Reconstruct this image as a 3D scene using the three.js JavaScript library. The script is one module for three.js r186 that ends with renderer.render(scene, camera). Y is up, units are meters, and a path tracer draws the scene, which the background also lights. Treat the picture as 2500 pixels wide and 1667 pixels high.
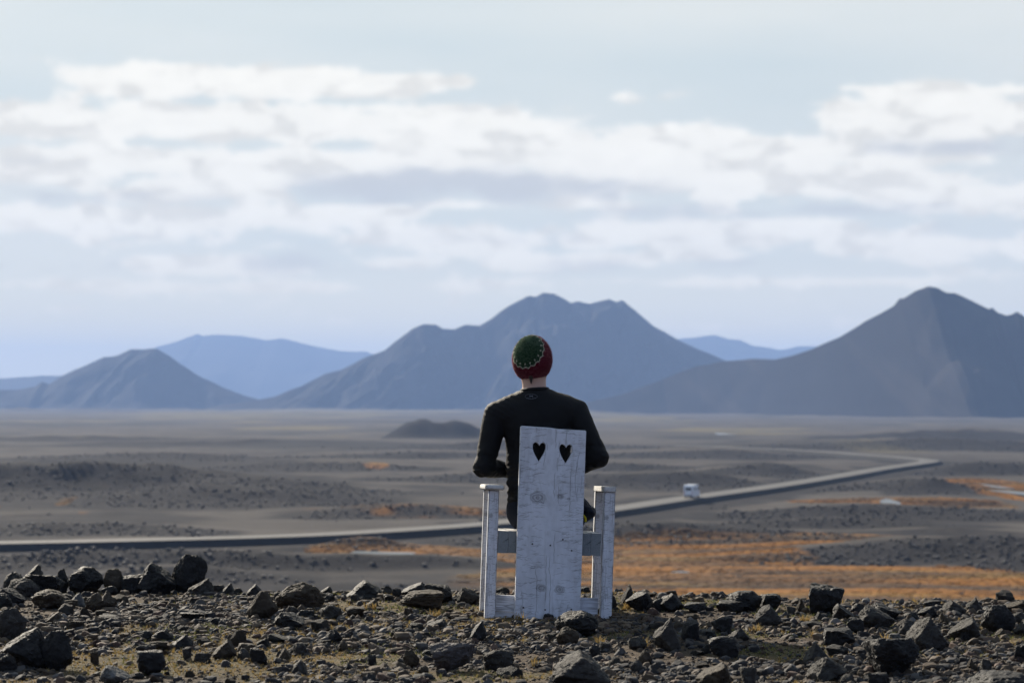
import * as THREE from 'three';
import { mergeGeometries, mergeVertices, toCreasedNormals } from 'three/addons/utils/BufferGeometryUtils.js';
import { RoundedBoxGeometry } from 'three/addons/geometries/RoundedBoxGeometry.js';

// ------------------------------------------------------------------ camera, sky, sun, exposure
const scene = new THREE.Scene();
const EYE = new THREE.Vector3(0, 1.05, 11.8);
const camera = new THREE.PerspectiveCamera(16.074, 1024 / 682, 0.5, 60000);
camera.position.copy(EYE);
camera.rotation.set(Math.atan(146.5 / 5903), 0, 0);
camera.focus = 11.75;
camera.userData.fStop = 4.6;
const renderer = new THREE.WebGLRenderer();
renderer.toneMapping = THREE.LinearToneMapping;
renderer.toneMappingExposure = 2.0;
renderer.shadowMap.enabled = true;
const SUN_EL = 27 * Math.PI / 180, SUN_AZ = -27 * Math.PI / 180;      // ahead of the viewer, to the left
const SUN = new THREE.Vector3(Math.sin(SUN_AZ) * Math.cos(SUN_EL), Math.sin(SUN_EL), -Math.cos(SUN_AZ) * Math.cos(SUN_EL));
const sun = new THREE.DirectionalLight(new THREE.Color().setRGB(1, 0.90, 0.755), 5.0);
sun.position.copy(SUN).multiplyScalar(60);
sun.castShadow = true;
sun.shadow.radius = 1;
sun.shadow.mapSize.set(4096, 4096);
Object.assign(sun.shadow.camera, { left: -9, right: 9, top: 9, bottom: -9, near: 1, far: 140 });
scene.add(sun, sun.target);
scene.fog = new THREE.FogExp2(new THREE.Color().setRGB(0.375, 0.565, 1.0), 0.000100);

// ------------------------------------------------------------------ noise
function rng(seed) { let s = seed >>> 0; return () => { s |= 0; s = s + 0x6D2B79F5 | 0; let t = Math.imul(s ^ s >>> 15, 1 | s); t = t + Math.imul(t ^ t >>> 7, 61 | t) ^ t; return ((t ^ t >>> 14) >>> 0) / 4294967296; }; }
function hash3(x, y, z) { let h = Math.imul(x, 374761393) + Math.imul(y, 668265263) + Math.imul(z, 2147483647 - 62089911) | 0; h = Math.imul(h ^ h >>> 13, 1274126177); return ((h ^ h >>> 16) >>> 0) / 4294967296; }
const fade = t => t * t * t * (t * (t * 6 - 15) + 10);
const lerp = (a, b, t) => a + (b - a) * t;
function vn3(x, y, z) {                                                // value noise, -1..1
  const xi = Math.floor(x), yi = Math.floor(y), zi = Math.floor(z), u = fade(x - xi), v = fade(y - yi), w = fade(z - zi);
  const a = lerp(lerp(hash3(xi, yi, zi), hash3(xi + 1, yi, zi), u), lerp(hash3(xi, yi + 1, zi), hash3(xi + 1, yi + 1, zi), u), v);
  const b = lerp(lerp(hash3(xi, yi, zi + 1), hash3(xi + 1, yi, zi + 1), u), lerp(hash3(xi, yi + 1, zi + 1), hash3(xi + 1, yi + 1, zi + 1), u), v);
  return lerp(a, b, w) * 2 - 1;
}
function vn2(x, y, s = 0) {
  const xi = Math.floor(x), yi = Math.floor(y), u = fade(x - xi), v = fade(y - yi);
  return lerp(lerp(hash3(xi, yi, s), hash3(xi + 1, yi, s), u), lerp(hash3(xi, yi + 1, s), hash3(xi + 1, yi + 1, s), u), v) * 2 - 1;
}
function fbm2(x, y, o = 4, s = 0) { let a = 0, k = 0.5, n = 0; for (let i = 0; i < o; i++) { a += k * vn2(x, y, s + i * 17); n += k; k *= 0.5; const t = x * 1.62 - y * 1.18 + 3.1; y = x * 1.18 + y * 1.62 + 7.7; x = t; } return a / n; }
function fbmS(x, y, o = 4, s = 0) { let a = 0, k = 0.5, n = 0; for (let i = 0; i < o; i++) { a += k * vn2(x, y, s + i * 17); n += k; k *= 0.5; x = x * 2.03 + 3.1; y = y * 2.03 + 7.7; } return a / n; }
function fbm3(x, y, z, o = 4) { let a = 0, k = 0.5, n = 0; for (let i = 0; i < o; i++) { a += k * vn3(x, y, z); n += k; k *= 0.5; x = x * 2.02 + 5.3; y = y * 2.02 + 1.7; z = z * 2.02 + 9.1; } return a / n; }
const smooth = (a, b, x) => { const t = Math.min(1, Math.max(0, (x - a) / (b - a))); return t * t * (3 - 2 * t); };
const clamp = (x, a = 0, b = 1) => Math.min(b, Math.max(a, x));
const DEG = 180 / Math.PI;

const SKY_GAIN = 0.56;
// measured tables: metres (x right, distance ahead) and degrees
const MOUNDS = [[-125.0,567.2,86.5,6.6,46],
 [-59.0,523.1,29.2,2.8,30],
 [-71.8,403.0,20.5,1.9,17],
 [40.4,627.2,27.6,2.6,26],
 [72.9,704.4,20.3,3.2,34],
 [19.3,380.0,27.0,2.3,20],
 [15.5,406.1,12.4,1.0,14],
 [59.1,336.5,23.9,2.2,22],
 [71.0,320.2,10.8,1.4,16],
 [99.6,572.4,10.7,2.6,20],
 [-36.5,349.4,15.4,1.1,12],
 [-21.8,354.7,6.6,1.5,10],
 [-19.1,460.8,18.7,1.5,16],
 [70.2,945.6,52.9,2.4,40],
 [179.4,1102.2,78.4,4,70],
 [-127.2,1192.2,96.9,3.2,60],
 [0.0,1126.3,63.0,2.6,50],
 [-236.7,1307.7,93.0,2.6,60],
 [69.2,467.7,26.9,1.5,22],
 [139.9,724.6,31.9,2.5,30],
 [-28.2,309.1,20.9,1.3,10],
 [-56.4,311.6,22.2,1.6,14],
 [-5.4,651.6,28.7,1.7,26],
 [-62.1,768.6,33.9,2.2,34],
 [67.5,388.3,17.1,1.0,14],
 [-1001.3,4928.3,58.4,9,70],
 [-903.7,5123.6,95.5,7,70],
 [-744.1,5329.1,81.2,5,60],
 [-458.4,5565.4,150.8,5,70],
 [-244.5,5810.1,118.1,5,60],
 [977.2,5347.7,99.7,11,90],
 [322.7,4283.2,188.7,6,80],
 [100.9,4012.5,108.8,5,70],
 [256.0,1380.7,70.2,5,70],
 [-30.8,932.4,52.1,2.5,40],
 [-129.2,872.0,44.3,2.6,40],
 [31.7,762.4,20.7,1.8,24],
 [78.3,591.4,20.0,1.8,22],
 [55.6,420.1,18.5,1.3,16],
 [31.6,326.8,8.9,0.8,9],
 [-10.3,308.5,12.5,1.2,9],
 [-39.8,288.9,14.7,1.5,10]];
const CONE = [-44.6,1351.5];
const RUBBLE = [[-125.6,706.0,62.2,264.6,1],
 [-67.5,577.8,32.3,108.5,1],
 [-79.0,423.8,23.7,50.1,0.8],
 [37.7,635.5,25.8,70.7,0.9],
 [79.8,747.5,20.3,89.1,0.8],
 [20.7,394.9,22.1,39.6,1],
 [-29.0,489.0,21.5,41.6,0.7],
 [62.0,348.5,19.5,36.6,0.45],
 [102.8,577.8,12.7,36.9,0.8],
 [-28.3,668.9,34.0,108.2,0.6],
 [-114.2,977.4,69.5,170.2,0.5],
 [157.9,847.2,37.3,114.9,0.6],
 [6.3,529.7,17.9,67.2,0.5],
 [29.0,341.9,8.1,12.9,0.6],
 [-27.6,295.9,25.1,17.9,0.55],
 [-59.3,318.0,16.2,32.1,0.5],
 [73.1,454.1,30.8,26.0,0.35],
 [13.9,410.2,11.1,31.9,0.6],
 [-3.3,385.4,11.1,30.5,0.6],
 [-24.1,355.3,4.2,13.9,0.8],
 [-36.3,285.9,38.7,21.9,0.9],
 [-65.2,334.7,23.8,23.0,0.8],
 [-5.0,295.9,10.0,16.5,0.6]];
const GRASS = [[33.9,285.9,39.7,28.5,1],
 [22.0,333.0,19.2,22.7,0.95],
 [51.5,276.6,19.7,36.6,1],
 [-14.6,343.8,14.0,15.8,0.95],
 [30.8,363.4,20.3,12.5,0.7],
 [54.2,363.4,16.0,16.6,0.6],
 [82.2,510.5,22.5,26.7,0.95],
 [125.0,620.0,11.6,48.6,0.9],
 [169.1,825.2,8.4,26.8,0.8],
 [-17.5,470.9,17.5,22.7,0.5],
 [4.4,326.2,8.8,18.4,0.8],
 [-22.8,385.4,10.4,9.3,0.2],
 [-29.0,329.5,3.3,4.3,0.5],
 [-36.3,310.3,6.3,7.6,0.25],
 [13.9,302.9,13.3,15.9,0.9],
 [-95.0,514.7,1.2,8.3,0.9],
 [-84.1,662.0,1.6,13.8,0.6],
 [-81.8,462.3,0.9,6.7,0.6],
 [-42.8,765.5,3.9,18.4,0.8],
 [-35.6,489.0,13.3,13.2,0.35],
 [115.2,552.7,7.5,48.4,0.7],
 [11.7,276.6,9.4,9.6,0.8]];
const MOSS = [[-494.9,4233.6,121.9,1395.5,0.7],
 [-370.1,5080.2,284.0,2418.9,0.9],
 [-268.9,6350.2,215.2,2532.6,0.9],
 [-175.5,1954.3,49.7,181.9,0.7],
 [164.4,1764.3,53.8,224.0,0.8],
 [134.5,3175.4,86.1,846.6,0.7],
 [-506.6,2646.2,44.8,336.0,0.5],
 [1223.0,6684.4,124.6,3420.7,1]];
const ROAD = [[-470.6,271.0],
 [-283.3,290.8],
 [-192.0,310.4],
 [-121.3,333.0],
 [-95.7,342.5],
 [-74.2,350.6],
 [-57.6,357.9],
 [-31.9,372.4],
 [-15.8,389.5],
 [-5.5,404.0],
 [5.8,425.6],
 [19.4,458.3],
 [39.3,515.7],
 [64.9,589.7],
 [84.4,647.3],
 [111.4,730.7],
 [133.2,794.0],
 [141.6,821.3],
 [144.8,844.6],
 [142.0,882.1],
 [136.1,923.1],
 [127.3,976.1],
 [113.0,1026.5],
 [96.3,1072.7],
 [75.4,1112.8]];
const POOLS = [[119.5,596.7,1.2,17,0.03],
 [115.0,550.3,2.2,20,0.12],
 [78.8,504.5,1.6,15,-0.1],
 [-17.8,338.3,4.2,5,0],
 [20.9,298.6,1.0,1.6,0],
 [-20.3,341.9,2.0,3,0],
 [133.2,1512.4,6,40,0]];
const PEAKS = {"left":[6500,[[-1838.9,-4.5],
 [-1706.8,12.1],
 [-1541.6,25.3],
 [-1376.4,33.0],
 [-1329.1,34.1],
 [-1289.4,42.9],
 [-1270.7,55.0],
 [-1250.9,48.4],
 [-1219.0,70.4],
 [-1183.7,88.0],
 [-1140.8,103.4],
 [-1101.1,121.1],
 [-1061.5,125.5],
 [-1026.3,143.1],
 [-991.0,142.0],
 [-951.4,143.1],
 [-916.1,125.5],
 [-880.9,99.0],
 [-825.9,68.2],
 [-767.5,38.5],
 [-708.0,16.5],
 [-668.4,6.6],
 [-605.6,-3.4],
 [-539.6,-12.2],
 [-440.5,-21.0]]],"middle":[6000,[[-782.7,-19.3],
 [-701.3,-9.1],
 [-620.0,5.1],
 [-576.3,15.3],
 [-511.3,39.7],
 [-456.4,70.1],
 [-416.7,79.3],
 [-365.9,104.7],
 [-311.0,128.1],
 [-278.5,153.5],
 [-242.9,181.0],
 [-213.5,192.2],
 [-188.0,193.2],
 [-169.7,183.0],
 [-141.3,181.0],
 [-115.9,192.2],
 [-79.3,190.1],
 [-53.9,206.4],
 [-21.3,231.9],
 [-3.0,243.1],
 [40.7,264.4],
 [59.0,262.4],
 [77.2,271.6],
 [105.7,268.5],
 [128.1,259.3],
 [146.4,249.2],
 [163.6,253.2],
 [193.1,246.1],
 [214.5,252.2],
 [241.9,257.3],
 [257.2,250.2],
 [274.4,254.3],
 [307.0,229.8],
 [349.7,192.2],
 [414.7,154.5],
 [479.8,124.0],
 [528.5,102.7],
 [609.9,74.2],
 [711.5,41.7],
 [843.6,11.2],
 [965.6,-19.3]]],"right":[3400,[[58.3,-13.5,900],
 [123.8,-2.6,900],
 [196.7,14.2,900],
 [269.4,41.1,898.0],
 [324.0,64.4,850.0],
 [369.3,71.5,761.0],
 [404.8,73.2,657.0],
 [430.8,70.8,561.0],
 [448.4,75.4,487.0],
 [469.4,84.5,390.0],
 [494.8,98.7,270.0],
 [511.1,113.2,196.0],
 [517.6,119.6,169.0],
 [534.2,130.6,108.0],
 [545.9,138.8,72.0],
 [550.9,148.2,60.0],
 [556.5,148.9,47.0],
 [569.1,158.3,25.0],
 [583.2,164.0,8.0],
 [594.2,161.9,2.0],
 [606.5,154.9,0],
 [618.6,154.3,0],
 [639.3,144.0,0],
 [660.1,133.6,0],
 [667.0,130.7,0],
 [671.0,133.0,0],
 [678.5,126.7,0],
 [690.6,122.6,0],
 [699.8,124.3,0],
 [706.1,127.8,0],
 [720.0,119.2,0],
 [777.6,97.8,0],
 [864.0,64.4,0],
 [950.4,32.7,0],
 [1036.8,-1.8,0],
 [1077.1,-10.5,0]]],"far_left":[14500,[[-2579.2,99.3],
 [-2259.9,266.3],
 [-2105.1,340.0],
 [-1974.9,372.0],
 [-1859.5,416.2],
 [-1825.1,401.5],
 [-1753.9,403.9],
 [-1579.5,396.6],
 [-1446.8,374.4],
 [-1360.8,386.7],
 [-1228.2,352.3],
 [-1007.1,308.1],
 [-859.7,300.7],
 [-712.3,246.6],
 [-368.5,148.4],
 [0.0,13.3]]],"far_right":[13500,[[526.0,184.0],
 [709.0,298.3],
 [937.7,362.4],
 [1125.2,380.7],
 [1207.5,357.8],
 [1271.6,353.3],
 [1347.0,323.5],
 [1493.4,298.3],
 [1591.7,316.6],
 [1671.8,318.9],
 [1852.4,293.8],
 [2172.6,184.0],
 [2515.7,23.9]]],"far_low":[10500,[[-3468.6,36.6],
 [-2934.9,90.0],
 [-2401.3,104.2],
 [-2223.4,106.0],
 [-2116.7,113.1],
 [-2045.6,118.4],
 [-1956.6,118.4],
 [-1832.1,104.2],
 [-1689.8,82.8],
 [-1476.4,36.6],
 [-1227.3,-7.8]]]};
const WHITE = [[-6.09,7.48,4.08,0.37,1.1],
 [-7.62,7.64,1.84,0.29,1],
 [-6.28,6.54,5.44,0.47,1],
 [-10.37,6.61,2.52,0.33,1],
 [-2.43,6.47,4.47,0.43,0.9],
 [0.49,6.35,1.94,0.33,0.9],
 [-9.14,5.64,4.08,0.35,1],
 [-3.39,5.62,4.08,0.39,1],
 [-11.12,5.43,2.14,0.49,0.9],
 [-0.49,5.93,3.2,0.37,0.9],
 [3.59,6.18,1.84,0.29,0.9],
 [2.23,5.74,2.91,0.49,0.9],
 [4.36,5.31,3.49,0.45,0.95],
 [10.09,6.59,2.91,0.53,1],
 [9.71,7.16,1.26,0.33,0.9],
 [11.77,7.18,1.26,0.14,0.8],
 [7.72,5.89,2.52,0.45,1],
 [6.28,5.33,2.91,0.39,1],
 [9.61,6.1,2.14,0.53,0.9],
 [8.48,7.37,0.68,0.09,0.6],
 [-10.27,4.22,3.2,0.39,0.85],
 [-7.24,4.95,2.14,0.45,0.8],
 [-4.75,4.46,2.52,0.35,0.7],
 [-1.94,3.93,3.2,0.33,0.7],
 [4.94,3.93,3.79,0.39,0.85],
 [8.48,3.69,2.91,0.29,0.8],
 [10.56,4.85,2.33,0.58,0.65],
 [-7.43,3.22,1.46,0.17,0.9],
 [-6.09,3.09,1.16,0.12,0.8],
 [-1.26,3.3,2.91,0.21,0.6],
 [-5.32,2.69,5.44,0.14,0.5],
 [4.36,2.81,5.05,0.15,0.55],
 [3.78,3.44,2.33,0.21,0.7],
 [4.94,4.61,0.49,0.29,0.8],
 [5.8,4.9,1.94,0.27,0.7],
 [11.02,3.3,1.94,0.12,0.5],
 [-10.56,2.14,0.58,0.08,0.6],
 [-4.07,1.91,0.29,0.07,0.5],
 [5.8,1.8,2.23,0.16,0.55],
 [0.49,4.66,3.2,0.23,0.5]];
const GRAY = [[-0.97,5.12,3.88,0.45,1],
 [-2.43,5.19,2.33,0.37,0.6],
 [-8.86,4.77,2.62,0.29,0.65],
 [-11.12,4.87,1.55,0.29,0.5],
 [-11.4,5.6,0.58,0.16,0.5],
 [10.84,5.89,2.33,0.33,0.7],
 [3.88,4.49,2.43,0.33,0.6],
 [1.26,4.95,2.43,0.39,0.5],
 [-5.42,3.25,1.07,0.43,0.65],
 [-5.9,3.78,2.91,0.29,0.4],
 [7.72,4.51,2.23,0.29,0.55],
 [2.23,3.2,2.23,0.23,0.5],
 [-10.84,3.11,2.52,0.21,0.45],
 [10.09,5.33,1.55,0.29,0.4],
 [9.14,4.07,2.52,0.23,0.4],
 [-2.43,3.11,3.2,0.14,0.4],
 [0.0,3.83,2.33,0.14,0.4],
 [-6.67,5.24,1.16,0.19,0.35],
 [6.76,3.3,3.88,0.17,0.4]];
const ROCKS = [[-1.783,-1.535,0.206,0.209,0.2,"round","dark","tallest boulder on the left skyline, near black"],
 [-1.96,-1.47,0.245,0.164,0.165,"peak","dark","dark boulder with a pale streaked top beside the tallest left boulder"],
 [-2.088,-1.508,0.16,0.101,0.101,"block","dark","low black boulder in front of the pale streaked one on the left skyline"],
 [-2.204,-1.535,0.114,0.129,0.108,"round","brown","rounded brownish rock standing alone on the left skyline gap"],
 [-2.36,-1.535,0.197,0.139,0.117,"round","dark","broad rounded boulder on the left skyline with smaller rocks before it"],
 [-2.366,-1.535,0.166,0.111,0.095,"round","dark",""],
 [-2.349,-1.535,0.132,0.071,0.068,"wedge","brown","small brown wedge rock at the foot of the broad rounded boulder"],
 [-2.486,-1.535,0.074,0.129,0.089,"round","dark",""],
 [-2.673,-1.535,0.166,0.151,0.074,"wedge","dark","dark sloping rock highest at the far left of the skyline"],
 [-2.745,-1.535,0.132,0.111,0.077,"round","dark",""],
 [-2.624,-1.535,0.086,0.12,0.043,"peak","dark",""],
 [-2.53,-1.28,0.196,0.117,0.118,"flat","dark","wide flat topped dark rock at the left skyline's near side"],
 [-2.621,-1.132,0.176,0.104,0.104,"round","grey","smooth rounded rock with a light rim near the left edge"],
 [-2.57,-0.573,0.168,0.097,0.097,"wedge","dark","dark sloping rock cut by the left edge, wet looking top"],
 [-2.573,-0.375,0.112,0.087,0.087,"round","dark",""],
 [-2.328,-0.343,0.202,0.109,0.109,"round","brown","broad dark rock with brown sunlit top in the left stone heap"],
 [-2.236,-0.343,0.112,0.056,0.056,"flat","brown","small tan slab before the broad brown topped rock"],
 [-2.201,-0.441,0.082,0.084,0.085,"peak","pale","rock with a bluish pale face in the left stone heap"],
 [-2.025,-0.091,0.159,0.123,0.123,"notch","brown","heart notched brown rock standing upright in the left gravel"],
 [-2.19,-1.355,0.088,0.048,0.049,"round","dark",""],
 [-2.153,0.384,0.092,0.058,0.058,"peak","brown","diamond shaped brown rock alone in the left gravel"],
 [-2.223,1.103,0.143,0.142,0.143,"round","grey","big mottled grey boulder cut by the left edge"],
 [-1.927,2.221,0.194,0.154,0.155,"wedge","dark","long dark boulder leaning behind the pale round one at lower left"],
 [-1.804,2.221,0.135,0.145,0.146,"round","dark","large black egg shaped boulder at lower left"],
 [-1.911,2.201,0.119,0.079,0.08,"round","pale","pale grey round stone in front of the black boulders at lower left"],
 [-1.988,2.34,0.1,0.069,0.07,"round","dark",""],
 [-1.686,-1.28,0.154,0.093,0.093,"wedge","grey","grey wedge rock below the tallest left boulder"],
 [-1.728,-1.28,0.075,0.042,0.042,"round","dark",""],
 [-1.617,-1.535,0.065,0.041,0.04,"flat","grey",""],
 [-1.558,-1.47,0.076,0.055,0.055,"peak","dark",""],
 [-1.495,-1.431,0.058,0.033,0.034,"round","dark",""],
 [-1.531,0.239,0.128,0.042,0.043,"flat","dark","flat black slab lying in the left gravel"],
 [-1.391,0.44,0.05,0.036,0.037,"block","dark",""],
 [-1.919,0.297,0.111,0.034,0.034,"flat","grey",""],
 [-1.627,1.053,0.059,0.034,0.035,"round","dark",""],
 [-1.566,1.028,0.05,0.035,0.035,"round","dark",""],
 [-1.419,1.465,0.11,0.052,0.052,"peak","dark","jagged dark rock pair in the mossy left gravel"],
 [-1.403,2.418,0.125,0.086,0.087,"block","dark","black angular rock alone in the lower left gravel"],
 [-1.525,1.716,0.081,0.039,0.04,"flat","grey",""],
 [-1.493,2.733,0.127,0.06,0.061,"wedge","pale","pale sloping slab rising to the right at the lower left edge"],
 [-1.687,2.017,0.034,0.045,0.045,"block","brown",""],
 [-1.188,1.825,0.106,0.071,0.071,"peak","brown","brown grey faceted rock on the mossy patch at left"],
 [-1.334,1.869,0.041,0.046,0.046,"block","grey",""],
 [-1.262,1.933,0.073,0.027,0.027,"flat","grey",""],
 [-1.125,1.581,0.08,0.03,0.031,"flat","brown",""],
 [-1.101,1.847,0.06,0.039,0.039,"round","grey",""],
 [-1.029,1.975,0.07,0.052,0.052,"peak","dark",""],
 [-1.373,-1.132,0.101,0.074,0.075,"peak","dark",""],
 [-1.205,0.151,0.156,0.139,0.14,"peak","brown","tall brown grey boulder left of the big round one"],
 [-1.077,-0.441,0.254,0.135,0.135,"round","brown","biggest rounded brown boulder on the ridge left of the chair"],
 [-1.006,-1.28,0.072,0.051,0.051,"wedge","dark",""],
 [-0.95,-0.777,0.058,0.046,0.046,"block","dark",""],
 [-0.788,-1.023,0.189,0.097,0.098,"peak","dark","jagged dark boulder midway between the round boulder and the chair"],
 [-0.821,-0.846,0.058,0.044,0.044,"block","grey",""],
 [-0.648,-0.881,0.058,0.041,0.041,"block","dark",""],
 [-0.62,-1.206,0.054,0.048,0.048,"block","dark",""],
 [-0.525,-1.28,0.16,0.072,0.072,"wedge","dark","low dark rock joined to the long black one left of the chair"],
 [-0.384,-0.846,0.152,0.099,0.099,"block","dark","long black block on the ridge left of the chair"],
 [-0.454,-0.441,0.226,0.095,0.096,"flat","brown","long brown slab in front of the black block left of the chair"],
 [-0.227,-0.811,0.125,0.081,0.081,"wedge","grey","grey angular rock on the ridge just left of the chair"],
 [-1.021,0.742,0.148,0.089,0.089,"wedge","dark","dark wedge rock with a sharp crest in the middle left gravel"],
 [-0.871,0.092,0.097,0.07,0.07,"round","grey","round grey rock lit on its right in the middle left gravel"],
 [-0.763,0.001,0.098,0.051,0.052,"flat","brown",""],
 [-1.09,-0.184,0.066,0.038,0.039,"round","grey",""],
 [-0.996,0.092,0.084,0.043,0.043,"flat","dark",""],
 [-0.782,1.202,0.076,0.051,0.051,"round","dark",""],
 [-0.507,1.053,0.074,0.047,0.047,"round","dark",""],
 [-0.148,1.128,0.081,0.083,0.084,"peak","dark","dark spike shaped rock at the chair's left foot"],
 [-0.342,0.634,0.108,0.046,0.046,"wedge","grey",""],
 [-0.236,2.34,0.185,0.111,0.111,"flat","mauve","big slab with a broad sunlit top in front of the chair's left side"],
 [-0.054,2.281,0.127,0.076,0.077,"block","grey","blocky rock with a bright triangular face at bottom centre"],
 [-0.403,2.12,0.067,0.06,0.06,"round","brown",""],
 [-1.023,2.038,0.072,0.058,0.059,"block","dark",""],
 [-0.822,2.418,0.063,0.049,0.05,"peak","grey",""],
 [-0.938,1.847,0.06,0.036,0.037,"peak","brown",""],
 [-0.892,1.671,0.063,0.042,0.042,"round","grey",""],
 [-0.719,1.535,0.047,0.038,0.038,"round","brown",""],
 [-0.792,1.489,0.045,0.026,0.026,"round","grey",""],
 [-0.715,-0.506,0.077,0.045,0.045,"wedge","brown",""],
 [-0.508,-0.06,0.044,0.041,0.041,"block","brown",""],
 [-0.567,1.996,0.041,0.029,0.029,"block","dark",""],
 [-0.636,2.321,0.037,0.028,0.028,"wedge","dark",""],
 [-0.342,2.456,0.043,0.032,0.032,"round","brown",""],
 [0.291,0.941,0.199,0.108,0.108,"round","dark","broad shaded rock against the foot of the white chair"],
 [0.244,1.251,0.105,0.07,0.07,"round","brown","rounded brown stone before the shaded rock at the chair foot"],
 [0.501,-0.469,0.061,0.084,0.085,"round","dark","dark rock behind the chair's right rear leg"],
 [0.6,-0.641,0.086,0.112,0.112,"peak","grey","pointed rock with a pale tip right of the chair on the ridge"],
 [0.642,-0.368,0.142,0.095,0.095,"wedge","dark","black rock with a bright sloping facet right of the pointed one"],
 [0.733,-0.301,0.124,0.066,0.066,"round","dark",""],
 [0.791,-0.269,0.146,0.094,0.095,"peak","dark","dark humped rock third right of the chair on the ridge"],
 [0.91,-0.203,0.117,0.054,0.054,"flat","dark",""],
 [1.161,-0.301,0.191,0.103,0.104,"round","dark","large dark hump right of the ridge gap"],
 [1.078,-0.171,0.134,0.065,0.065,"flat","dark","low dark rock leaning on the large hump of the right ridge"],
 [0.662,1.495,0.118,0.127,0.127,"peak","grey","upright grey rock in the chair's shadow"],
 [0.779,1.226,0.083,0.095,0.095,"block","dark","dark block beside the upright rock in the chair's shadow"],
 [0.536,1.471,0.088,0.049,0.049,"round","grey",""],
 [0.951,0.861,0.096,0.078,0.078,"block","dark","glossy black block in the right gravel"],
 [1.001,1.124,0.091,0.053,0.053,"peak","grey",""],
 [0.251,3.004,0.215,0.141,0.142,"peak","grey","sharp crested grey rock cut by the bottom edge below the chair"],
 [0.537,2.06,0.058,0.053,0.053,"round","brown",""],
 [0.489,2.31,0.052,0.038,0.038,"round","grey",""],
 [0.345,1.683,0.048,0.033,0.034,"round","dark",""],
 [0.394,1.519,0.054,0.032,0.032,"block","grey",""],
 [0.756,2.754,0.135,0.073,0.073,"wedge","brown","brown slab tilted up to the right near the bottom edge"],
 [0.882,2.79,0.066,0.064,0.064,"block","grey",""],
 [0.872,1.046,0.077,0.036,0.036,"flat","dark",""],
 [0.882,1.729,0.134,0.074,0.074,"flat","dark","shaded flat slab at the far end of the chair's shadow"],
 [1.548,-0.107,0.184,0.152,0.153,"block","dark","tallest square boulder on the right ridge"],
 [1.304,-0.368,0.107,0.083,0.084,"block","dark","small dark block with a flat top left of the tall square boulder"],
 [1.193,0.556,0.128,0.106,0.107,"peak","grey","grey peaked rock below the small dark block"],
 [1.379,-0.139,0.048,0.042,0.043,"block","grey",""],
 [1.442,-0.236,0.061,0.071,0.072,"peak","brown",""],
 [1.594,0.234,0.118,0.082,0.082,"wedge","dark","dark rounded wedge right of the tall square boulder's foot"],
 [1.717,-0.139,0.082,0.054,0.054,"round","dark",""],
 [1.487,0.174,0.064,0.041,0.041,"peak","grey",""],
 [1.562,0.78,0.084,0.068,0.068,"block","dark",""],
 [1.701,0.585,0.173,0.106,0.107,"wedge","grey","large wedge rock with a light sloping top on the right ridge"],
 [1.8,0.204,0.168,0.085,0.085,"wedge","dark","dark rock leaning behind the large wedge on the right ridge"],
 [1.408,1.399,0.138,0.074,0.074,"flat","dark","flat topped block in the right gravel"],
 [1.773,0.994,0.103,0.077,0.077,"round","grey",""],
 [1.761,1.567,0.182,0.14,0.141,"peak","grey","large pale grey dome rock in the right stone heap"],
 [1.48,2.43,0.205,0.137,0.138,"block","dark","biggest dark block at lower right with a pale ledge"],
 [1.922,0.174,0.077,0.041,0.041,"round","dark",""],
 [2.127,-0.435,0.093,0.046,0.047,"flat","dark",""],
 [2.026,0.02,0.106,0.056,0.056,"wedge","dark",""],
 [2.179,-0.075,0.121,0.076,0.076,"peak","grey","rough grey rock left of the pointed one on the far right ridge"],
 [2.287,-0.171,0.081,0.082,0.083,"peak","grey","tall pointed pale rock on the far right ridge"],
 [2.005,1.124,0.15,0.098,0.099,"wedge","grey","ridged dark rock with silvery streaks before the pointed one"],
 [2.001,1.124,0.061,0.048,0.048,"block","dark",""],
 [2.21,0.834,0.154,0.13,0.13,"round","dark","smooth black dome near the right edge"],
 [2.498,-0.171,0.151,0.068,0.068,"wedge","brown","brownish sloping rock at the right edge of the skyline"],
 [2.401,0.383,0.106,0.059,0.06,"round","grey",""],
 [2.3,0.941,0.09,0.072,0.072,"peak","grey","grey rock cut by the right edge under the sloping one"],
 [2.066,2.017,0.074,0.072,0.072,"block","dark",""],
 [1.239,1.974,0.112,0.072,0.072,"peak","grey",""],
 [1.206,2.585,0.162,0.078,0.079,"peak","grey","dull triangular rock in shadow at lower right"],
 [1.355,2.863,0.083,0.051,0.051,"block","dark",""],
 [1.75,3.141,0.23,0.078,0.078,"round","dark","low blurred boulder at the lower right corner"],
 [1.851,2.35,0.043,0.047,0.047,"block","grey",""],
 [1.814,2.248,0.043,0.038,0.039,"peak","brown",""],
 [1.689,1.124,0.056,0.028,0.028,"block","pale",""],
 [1.134,2.661,0.046,0.028,0.028,"round","brown",""],
 [1.255,2.754,0.056,0.034,0.034,"round","grey",""],
 [2.19,0.968,0.057,0.036,0.036,"peak","brown",""],
 [2.053,0.324,0.065,0.049,0.049,"wedge","brown",""]];
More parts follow.
